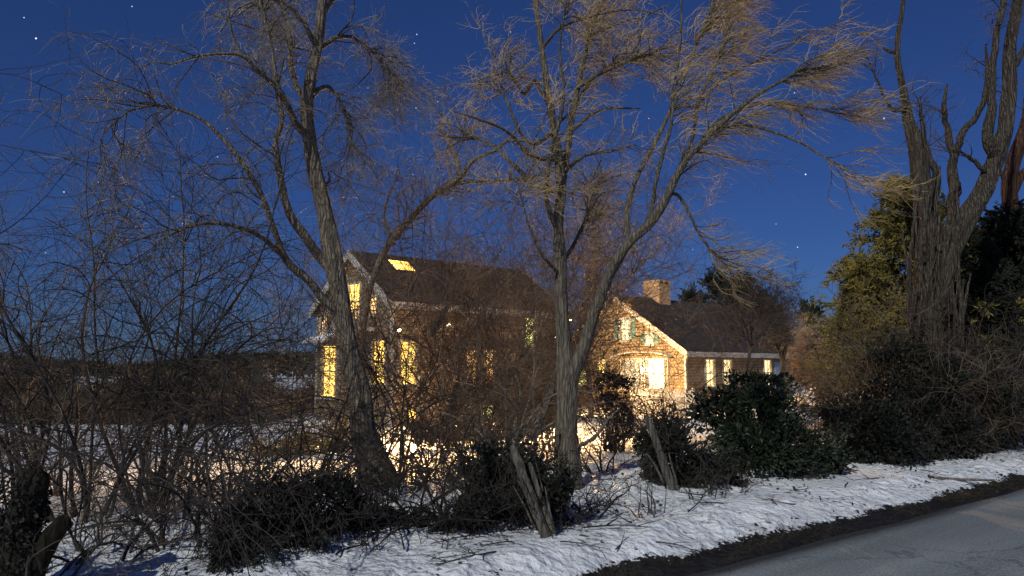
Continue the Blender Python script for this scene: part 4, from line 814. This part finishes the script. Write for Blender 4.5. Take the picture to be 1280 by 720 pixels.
# ------------------------------------------------------------------ leafy masses
def leaf_bush(name, label, cat, lobes, seed, m='ivy', n=16000, size=.06, asp=.6, group=None, stems=20, stem='twig_black', vine=0, dirz=0, shell=.4, gap=-.10, rough=.32):
    """lobes: (px, py_centre, Y, half width px, half height px, depth m)"""
    rng = np.random.default_rng(seed); C_ = []; 
    for px, py, Y, w, h, dd in lobes: c_ = P(px, py, Y); C_.append((c_, np.array([w / F * Y, dd, h / F * Y])))
    x0, y0 = C_[0][0][0], C_[0][0][1]; z0 = gh(x0, y0); root = empty(name, (x0, y0, z0)); tag(root, label, cat, group)
    vol = np.array([np.prod(s_) for _, s_ in C_]) ** .67; k = rng.choice(len(C_), n, p=vol / vol.sum())
    cs = np.array([c_ for c_, _ in C_])[k]; ss = np.array([s_ for _, s_ in C_])[k]
    u = rng.normal(0, 1, (n, 3)); u /= np.linalg.norm(u, axis=1, keepdims=True)
    # lumpy surface: radius modulated by clump directions
    cd = rng.normal(0, 1, (26, 3)); cd /= np.linalg.norm(cd, axis=1, keepdims=True)
    lum = np.max(u @ cd.T, axis=1); rad = (1 - (1 - shell) * rng.uniform(0, 1, n) ** .7) * (.78 + .32 * np.clip((lum - .6) / .4, 0, 1))
    pos = cs + u * ss * rad[:, None]
    nv = np.array([[noise.noise((q_[0] * 2.6 + k_ * 17.3, q_[1] * 2.6, q_[2] * 2.6 + k_ * 5.1)) for k_ in range(3)] for q_ in pos]); hv = np.array([noise.noise((q_[0] * 3.6, q_[1] * 3.6, q_[2] * 3.6 + seed)) for q_ in pos])
    low = np.clip((pos[:, 2] - gh(pos[:, 0], pos[:, 1])) / .5, 0, 1); kp = hv > gap - .25 * (1 - low); pos, nv, u, hv = pos[kp] , nv[kp], u[kp], hv[kp]; pos = pos + nv * rough; n = len(pos)
    pos[:, 2] = np.maximum(pos[:, 2], gh(pos[:, 0], pos[:, 1]) + .02)
    mb = MB(); leaves(mb, pos, np.full(n, size), rng, asp=asp, dirs=u + [0, 0, dirz]); mb.build('foliage', m, root)
    mb = MB(); kk = rng.choice(len(C_), stems); tgt = np.array([c_ for c_, _ in C_])[kk] + rng.normal(0, .35, (stems, 3)) * np.array([s_ for _, s_ in C_])[kk]
    b0 = tgt.copy(); b0[:, 0] = b0[:, 0] * .8 + x0 * .2; b0[:, 2] = gh(b0[:, 0], b0[:, 1]) - .05; dv = tgt - b0; Ls = np.linalg.norm(dv, axis=1) * 1.15
    s1 = strands(b0, dv, Ls, 10, (0, 0, 0), .12, rng); R1 = taper(stems, 10, .016, .005); mb.tube(s1, R1, 6)
    p, t_, r = pick([(s1, R1)], stems * 14, rng, .3, 1); mb.tube(strands(p, side(t_, rng, .8), rng.uniform(.15, .5, stems * 14), 7, (0, 0, -.3), .25, rng), taper(stems * 14, 7, .004, .002), 3)
    nsp = max(stems, vine) ; kk = rng.choice(len(C_), nsp); uu = rng.normal(0, 1, (nsp, 3)); uu[:, 2] = np.abs(uu[:, 2]); uu /= np.linalg.norm(uu, axis=1, keepdims=True)
    p = np.array([c_ for c_, _ in C_])[kk] + uu * np.array([s_ for _, s_ in C_])[kk] * .75; s3 = strands(p, uu + [0, 0, .5], rng.uniform(.12, .42, nsp) * (size / .05), 8, (0, 0, -.9), .3, rng); s3[:, :, 2] = np.maximum(s3[:, :, 2], gh(s3[:, :, 0], s3[:, :, 1]) + .05); mb.tube(s3, taper(nsp, 8, .0045, .0015), 4)
    if vine:
        kk = rng.choice(len(C_), vine); uu = rng.normal(0, 1, (vine, 3)); uu[:, 2] = np.abs(uu[:, 2]) * .7 + .3; uu[:, 1] = -np.abs(uu[:, 1]); uu /= np.linalg.norm(uu, axis=1, keepdims=True)
        p = np.array([c_ for c_, _ in C_])[kk] + uu * np.array([s_ for _, s_ in C_])[kk] * 1.0
        s2 = strands(p, np.stack([rng.normal(.15, .4, vine), -np.abs(rng.normal(.1, .2, vine)), -np.ones(vine) * .6], 1), rng.uniform(.2, .7, vine), 9, (.1, 0, -1.2), .34, rng)
        s2[:, :, 2] = np.maximum(s2[:, :, 2], gh(s2[:, :, 0], s2[:, :, 1]) + .06); mb.tube(s2, taper(vine, 9, .0034, .0012), 4, m=1)
    mb.build('stems', [stem, 'twig_dark'], root, True); return root
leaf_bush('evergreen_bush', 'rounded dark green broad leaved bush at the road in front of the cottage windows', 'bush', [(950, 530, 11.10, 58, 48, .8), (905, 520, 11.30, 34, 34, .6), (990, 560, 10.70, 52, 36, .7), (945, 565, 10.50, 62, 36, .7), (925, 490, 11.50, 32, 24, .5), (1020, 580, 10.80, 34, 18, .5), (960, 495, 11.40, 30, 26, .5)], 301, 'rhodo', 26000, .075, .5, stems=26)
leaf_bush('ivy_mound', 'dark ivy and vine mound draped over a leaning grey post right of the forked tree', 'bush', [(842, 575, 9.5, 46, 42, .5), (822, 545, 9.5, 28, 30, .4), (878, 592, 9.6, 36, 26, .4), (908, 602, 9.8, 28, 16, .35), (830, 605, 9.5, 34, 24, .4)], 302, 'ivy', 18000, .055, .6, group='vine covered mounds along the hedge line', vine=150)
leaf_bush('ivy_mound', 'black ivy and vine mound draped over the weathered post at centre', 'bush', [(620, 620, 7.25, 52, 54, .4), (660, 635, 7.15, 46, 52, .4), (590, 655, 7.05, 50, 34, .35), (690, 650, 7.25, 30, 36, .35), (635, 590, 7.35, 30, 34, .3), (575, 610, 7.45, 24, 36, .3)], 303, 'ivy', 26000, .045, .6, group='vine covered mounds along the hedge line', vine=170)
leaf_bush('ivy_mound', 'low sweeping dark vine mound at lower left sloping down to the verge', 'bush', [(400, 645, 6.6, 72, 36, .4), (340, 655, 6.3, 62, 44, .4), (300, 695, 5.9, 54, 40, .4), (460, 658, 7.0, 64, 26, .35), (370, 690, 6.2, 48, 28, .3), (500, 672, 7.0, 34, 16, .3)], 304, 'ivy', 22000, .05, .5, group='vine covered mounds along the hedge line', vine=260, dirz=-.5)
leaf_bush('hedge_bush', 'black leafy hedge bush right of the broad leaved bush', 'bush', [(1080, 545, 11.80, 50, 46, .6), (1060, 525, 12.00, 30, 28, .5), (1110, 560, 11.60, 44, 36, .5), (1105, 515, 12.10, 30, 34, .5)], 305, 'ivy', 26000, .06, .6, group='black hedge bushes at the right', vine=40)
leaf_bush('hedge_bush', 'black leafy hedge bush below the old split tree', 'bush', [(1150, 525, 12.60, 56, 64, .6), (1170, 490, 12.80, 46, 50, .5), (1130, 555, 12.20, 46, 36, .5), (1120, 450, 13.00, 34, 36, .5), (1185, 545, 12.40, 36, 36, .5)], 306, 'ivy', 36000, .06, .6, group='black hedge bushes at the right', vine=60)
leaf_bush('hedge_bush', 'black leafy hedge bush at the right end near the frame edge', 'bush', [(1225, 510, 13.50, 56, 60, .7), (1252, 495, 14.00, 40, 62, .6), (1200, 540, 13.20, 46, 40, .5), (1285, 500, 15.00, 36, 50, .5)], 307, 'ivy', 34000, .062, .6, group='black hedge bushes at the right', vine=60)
leaf_bush('ivy_clump', 'dark ivy clump wrapped round a thin stem right of the forked tree', 'ivy', [(766, 490, 13.3, 15, 34, .3), (772, 530, 13.3, 17, 30, .3), (758, 470, 13.3, 11, 18, .25)], 312, 'ivy', 2800, .06, .6, stems=8)
leaf_bush('olive_shrub', 'yellow olive leafy shrub with warm house light in its leaf colour at the foot of the cedars', 'bush', [(1085, 430, 15.6, 40, 46, .7), (1065, 465, 15.4, 32, 32, .6), (1110, 480, 15.2, 40, 44, .6), (1130, 420, 15.8, 40, 44, .6)], 308, 'olive', 17000, .07, .5, stems=20, vine=0)
leaf_bush('foundation_shrub', 'low clipped olive green shrub bank before the glass door end of the main house', 'bush', [(345, 562, 19, 34, 13, .7), (390, 555, 19.5, 38, 17, .7), (430, 548, 20, 34, 18, .7)], 309, 'cedar', 8000, .09, .5, group='foundation shrubs of the main house', stems=8)
leaf_bush('foundation_shrub', 'rounded dark shrub under the basement windows of the main house', 'bush', [(540, 540, 20, 40, 11, .6), (590, 540, 20.5, 36, 11, .6)], 310, 'rhodo', 8000, .09, .5, group='foundation shrubs of the main house', stems=8)
leaf_bush('foundation_shrub', 'rounded dark shrub left of the lit side yard behind the forked tree', 'bush', [(670, 520, 22, 34, 20, .8), (640, 530, 22, 34, 18, .8)], 311, 'rhodo', 8000, .09, .5, group='foundation shrubs of the main house', stems=8)

# ------------------------------------------------------------------ far brush, far woods
def brush(name, label, x0, x1, y0, y1, n, h, seed, m='brush', r=.006):
    rng = np.random.default_rng(seed); x = rng.uniform(x0, x1, n); y = rng.uniform(y0, y1, n); p = np.stack([x, y, gh(x, y) - .05], 1)
    hm = h * (.75 + .35 * np.sin(x * .9 + y * .3) * np.sin(x * .23 + 1)) * rng.uniform(.6, 1.15, n)
    mb = MB(); d = rng.normal(0, .35, (n, 3)); d[:, 2] = 1; s1 = strands(p, d, hm, 7, (0, 0, -.4), .2, rng); R1 = taper(n, 7, r * 1.6, r * .6); mb.tube(s1, R1, 3)
    p, t_, _ = pick([(s1, R1)], n * 3, rng, .15, 1); mb.tube(strands(p, side(t_, rng, .8), rng.uniform(.1, .32, n * 3) * h, 5, (0, 0, -.2), .25, rng), taper(n * 3, 5, r * .7, r * .3), 3)
    o = mb.build(name, m); tag(o, label, 'brush', kind='stuff'); return o
brush('undergrowth', 'brown brush along the far edge of the left snow field', -42, -8, 36, 44, 9000, 2.6, 401, r=.014)
brush('undergrowth', 'brown brambles across the left yard edge', -18, -12, 18, 22, 700, .9, 402, r=.006)
brush('undergrowth', 'olive brush left of the main house', -20, -9.5, 29, 35, 4200, 1.9, 403, 'brush', r=.010)
brush('undergrowth', 'russet brush on the far right behind the hedge', 15, 30, 34, 40, 3000, 1.2, 404, 'twig_red', r=.012)
rng = np.random.default_rng(410); n = 60000
x = rng.uniform(-230, 230, n); y = 150 + rng.uniform(0, 14, n); hh = 3.4 + 2.6 * np.array([noise.noise((v * .03, 3, 0)) for v in x]) + 1.4 * np.array([noise.noise((v * .2, 7, 0)) for v in x]); hh += 3.5 * sm(20, 60, x)
z = gh(x, y) + hh * rng.uniform(0, 1, n) ** .6; mb = MB(); leaves(mb, np.stack([x, y, z], 1), np.full(n, 1.1), rng, asp=.5, dirs=np.tile([0, 0, 1.], (n, 1)))
o = mb.build('far_woods', 'conifer_far'); tag(o, 'dark treeline along the horizon', 'woods', kind='stuff')

# ------------------------------------------------------------------ posts, logs, stones, litter
def post(label, a, b_, w, seed, name='weathered_post', m='weathered', shreds=9, group='leaning weathered posts in the hedge'):
    rng = np.random.default_rng(seed); a = np.array(a); b_ = np.array(b_); root = empty(name, (*a[:2], a[2])); tag(root, label, 'post', group)
    t_ = np.linspace(0, 1, 14)[:, None]; pp = a * (1 - t_) + b_ * t_ + rng.normal(0, w * .05, (14, 3)); mb = MB(); rr = np.interp(t_[:, 0], [0, .9, 1], [w, w * .8, w * .45])
    mb.tube(pp[None], rr[None], 9, lump=.14, rng=rng); mb.build('shaft', m, root, False); mb = MB()
    for k in range(shreds):
        o_ = rng.normal(0, w * .8, 3); i0 = rng.uniform(0, .6); seg = np.array([a + (b_ - a) * i0 + o_, a + (b_ - a) * (i0 + .2) + o_ * 1.3, a + (b_ - a) * (i0 + rng.uniform(.3, .5)) + o_ * 1.8 + [0, 0, -.02]]); c_ = cr(np.hstack([seg, [[w * .3], [w * .22], [w * .1]]]), 8); mb.tube(c_[None, :, :3], c_[None, :, 3], 5, lump=.2, rng=rng)
    if shreds: mb.build('splinters', m, root)
    return root
g = G(684, 676); post('broad weathered grey post leaning left out of the vine mound at centre', [g[0], g[1] - .1, g[2]], P(640, 556, 6.95), .05, 501, shreds=7)
g = G(700, 672); post('second thinner splintered post beside the broad one at centre', [g[0] - .05, g[1] - .15, g[2]], P(662, 578, 6.95), .028, 502, shreds=5)
g = G(838, 612); post('smooth grey post leaning left out of the vine mound right of the forked tree', [*(P(846, 618, 9.0)[:2]), .05], P(809, 520, 9.0), .055, 503, shreds=3)
g = G(545, 668); post('thin pale broken branch propped diagonally left of the centre vine mound', P(520, 640, 7.3), P(608, 585, 7.4), .018, 504, 'broken_branch', 'bark_pale', 2, 'pale broken branches')
post('pale broken trunk leaning before the russet thicket', P(664, 552, 11), P(694, 480, 11), .06, 505, 'broken_branch', 'bark_pale', 2, 'pale broken branches')
post('pale leaning branch stub in front of the main house eave', P(538, 420, 12.3), P(560, 383, 12.3), .055, 506, 'broken_branch', 'bark_pale', 2, 'pale broken branches')
post('pale upright birch stub in the thicket centre', P(562, 530, 12), P(572, 478, 12), .07, 507, 'broken_branch', 'bark_pale', 2, 'pale broken branches')
g = G(437, 585); post('thin white garden stake standing in the yard left of the willow base', [g[0], g[1], g[2]], [g[0] - .03, g[1], g[2] + .95], .035, 508, 'garden_stake', 'trim', 0, None)
# snowy board
g = G(440, 584); f = MB(); f.box((g[0] - .55, g[1], g[2] - .02), (g[0] + .35, g[1] + .3, g[2] + .14)); o = f.build('garden_bench', 'weathered'); 
bpy.data.objects.remove(o); root = empty('low_bench', (g[0], g[1], g[2])); tag(root, 'low snow-topped bench in the yard left of the willow base', 'bench')
f = MB(); f.box((g[0] - .6, g[1], g[2] + .12), (g[0] + .5, g[1] + .32, g[2] + .16)); f.build('seat', 'weathered', root)
for dx in (-.5, .38): f = MB(); f.box((g[0] + dx, g[1] + .04, g[2] - .05), (g[0] + dx + .06, g[1] + .28, g[2] + .12)); f.build('leg', 'weathered', root)
f = MB(); xs = np.linspace(-.59, .49, 14); prof = .07 + .02 * np.sin(xs * 9)
v = []
for xx, h in zip(xs, prof): v += [[g[0] + xx, g[1] + .01, g[2] + .161], [g[0] + xx, g[1] + .05, g[2] + .16 + h], [g[0] + xx, g[1] + .27, g[2] + .16 + h], [g[0] + xx, g[1] + .31, g[2] + .161]]
fs = [[4 * i + k, 4 * i + k + 1, 4 * i + k + 5, 4 * i + k + 4] for i in range(13) for k in range(3)] + [[0, 1, 2, 3], [52, 55, 54, 53]]
f.add(v, fs); f.build('snow', 'snowcap', root, True)
# dark stump at lower left
rng = np.random.default_rng(520); A = 4.9; x = X_at(38, A); st_ = empty('tree_stump', (x, A, gh(x, A))); tag(st_, 'dark mossy stump with cut stems at the lower left corner', 'stump')
mb = MB(); z = gh(x, A)
for dx, dy, h, r, ln in ((0, 0, .85, .11, .1), (-.12, .05, .7, .09, -.25), (.10, .0, .55, .07, .2)):
    c_ = cr([[x + dx * .5, A + dy, z - .1, r * 1.3], [x + dx, A + dy, z + h * .4, r], [x + dx + ln * .5, A + dy, z + h * .8, r * .85], [x + dx + ln, A + dy, z + h, r * .7], [x + dx + ln, A + dy, z + h + .01, .005]], 18); mb.tube(c_[None, :, :3], np.maximum(c_[None, :, 3], .004), 12, lump=.14, rng=rng)
mb.build('trunk', 'bark_dark', st_, True)
mb = MB(); nn = 1800; a_ = rng.uniform(0, 6.28, nn); leaves(mb, np.stack([x + np.cos(a_) * .14, A + np.sin(a_) * .14, z + rng.uniform(0, .8, nn)], 1), np.full(nn, .03), rng, asp=.6); mb.build('ivy', 'ivy', st_)

def rock(name, label, c_, s_, seed, m='stone', cat='rock', group=None, snow=False):
    rng = np.random.default_rng(seed); nu, nv = 26, 16; v = []; 
    for j in range(nv + 1):
        for i in range(nu):
            a_ = i / nu * 6.2832; b_ = j / nv * math.pi; d = Vector((math.sin(b_) * math.cos(a_), math.sin(b_) * math.sin(a_), math.cos(b_)))
            k = 1 + .25 * noise.noise(d * 1.6 + Vector((seed, 0, 0))) + .10 * noise.noise(d * 4 + Vector((seed, 3, 0))); v.append([c_[0] + d.x * s_[0] * k, c_[1] + d.y * s_[1] * k, c_[2] + d.z * s_[2] * k])
    fs = [[j * nu + i, j * nu + (i + 1) % nu, (j + 1) * nu + (i + 1) % nu, (j + 1) * nu + i] for j in range(nv) for i in range(nu)]
    mb = MB(); mb.add(v, fs); o = mb.build(name, m, None, True); return tag(o, label, cat, group)
c_ = P(1046, 500, 26); rock('boulder', 'pale brown boulder before the snow bank right of the cottage', (c_[0], c_[1], -.35), (.55, .5, .55), 5)
c_ = P(1040, 482, 38); rock('snow_bank', 'high ploughed snow bank in the gap right of the cottage', (c_[0], 38, -.6), (2.4, 1.5, 1.35), 6, 'snowcap', 'snow bank')
c_ = P(1000, 495, 31); rock('snow_bank', 'lower snow bank directly right of the cottage end', (c_[0], 31, -.6), (1.6, 1.0, .65), 7, 'snowcap', 'snow bank')
g = G(648, 706); rock('stone', 'small dirt-brown stone on the verge snow below the centre vine mound', (g[0], g[1], g[2] + .06), (.055, .05, .045), 8, 'deadleaf', 'stone')
# fallen sticks
rng = np.random.default_rng(600); PL = [(560, 690), (600, 680), (455, 690), (505, 700), (640, 690), (730, 672), (700, 690), (860, 650), (905, 640), (960, 632), (1010, 620), (790, 665), (820, 690), (770, 700), (420, 708), (540, 712), (1060, 612), (1100, 606), (680, 706), (880, 628), (480, 672), (620, 704), (1150, 595), (995, 640)]
proto = None
for i, (px, py) in enumerate(PL):
    g = G(px, py)
    if i < 4:
        mb = MB(); s1 = strands([[0, 0, .012]], [[1, .1, .03]], .5, 9, (0, 0, -.1), .14, rng); mb.tube(s1, taper(1, 9, .007, .003), 5)
        p, t_, _ = pick([(s1, taper(1, 9, .007, .003))], 4, rng, .2, .9); mb.tube(strands(p, side(t_, rng, .6), rng.uniform(.08, .2, 4), 5, (0, 0, -.2), .15, rng), taper(4, 5, .004, .002), 4)
        o = mb.build('fallen_twig', 'twig_dark'); protos = (protos if i else []) + [o]
    else: o = protos[i % 4].copy(); COL.objects.link(o)
    o.location = (g[0], g[1], g[2] + .075); o.rotation_euler = (0, 0, rng.uniform(0, 6.28)); o.scale = [rng.uniform(.6, 1.3)] * 3
    tag(o, 'thin dark twig lying on the snowy verge', 'twig', 'fallen twigs on the verge snow')
g = G(1195, 606); mb = MB(); s1 = strands([[g[0] - .35, g[1] + .05, g[2] + .09]], [[1, -.35, -.02]], .8, 9, (0, 0, 0), .05, rng); mb.tube(s1, taper(1, 9, .022, .014), 7)
tag(mb.build('fallen_branch', 'bark_pale'), 'thick pale stick lying at the road edge on the right', 'branch')
# dead grass and leaf litter along the road edge
n = 16000; rng = np.random.default_rng(610); tt = rng.uniform(-4.5, 16, n); ss = rng.normal(-.12, .18, n)
x = E0[0] + tt * EU[0] + ss * EN[0]; y = E0[1] + tt * EU[1] + ss * EN[1]; keep = np.array([noise.noise((a * 1.7, b_ * 1.7, 4)) for a, b_ in zip(x, y)]) > -.1; x, y = x[keep], y[keep]; n = len(x)
p = np.stack([x, y, gh(x, y) - .005], 1); d = rng.normal(0, .8, (n, 3)); d[:, 2] = rng.uniform(.1, 1, n); mb = MB(); mb.tube(strands(p, d, rng.uniform(.03, .11, n), 4, (0, 0, -1.2), .2, rng), taper(n, 4, .0022, .0008), 3)
tag(mb.build('dead_grass', 'deadgrass'), 'dead grass along the road edge', 'grass', kind='stuff')
n = 2600; tt = rng.uniform(-4.5, 16, n); ss = rng.uniform(-.5, 3.0, n); x = E0[0] + tt * EU[0] + ss * EN[0]; y = E0[1] + tt * EU[1] + ss * EN[1]
keep = np.array([noise.noise((a * 1.1, b_ * 1.1, 8)) + (0.25 if s_ > 1.8 else 0) for a, b_, s_ in zip(x, y, ss)]) > .12; x, y = x[keep], y[keep]; n = len(x)
mb = MB(); leaves(mb, np.stack([x, y, gh(x, y) + .075], 1), np.full(n, .045), rng, asp=.7, dirs=rng.normal(0, 1, (n, 3)) * [1, 1, .15]); tag(mb.build('leaf_litter', 'deadleaf'), 'dead leaves scattered on the verge snow', 'leaves', kind='stuff')
for o in bpy.data.objects:
    if '_local' in o: del o['_local']
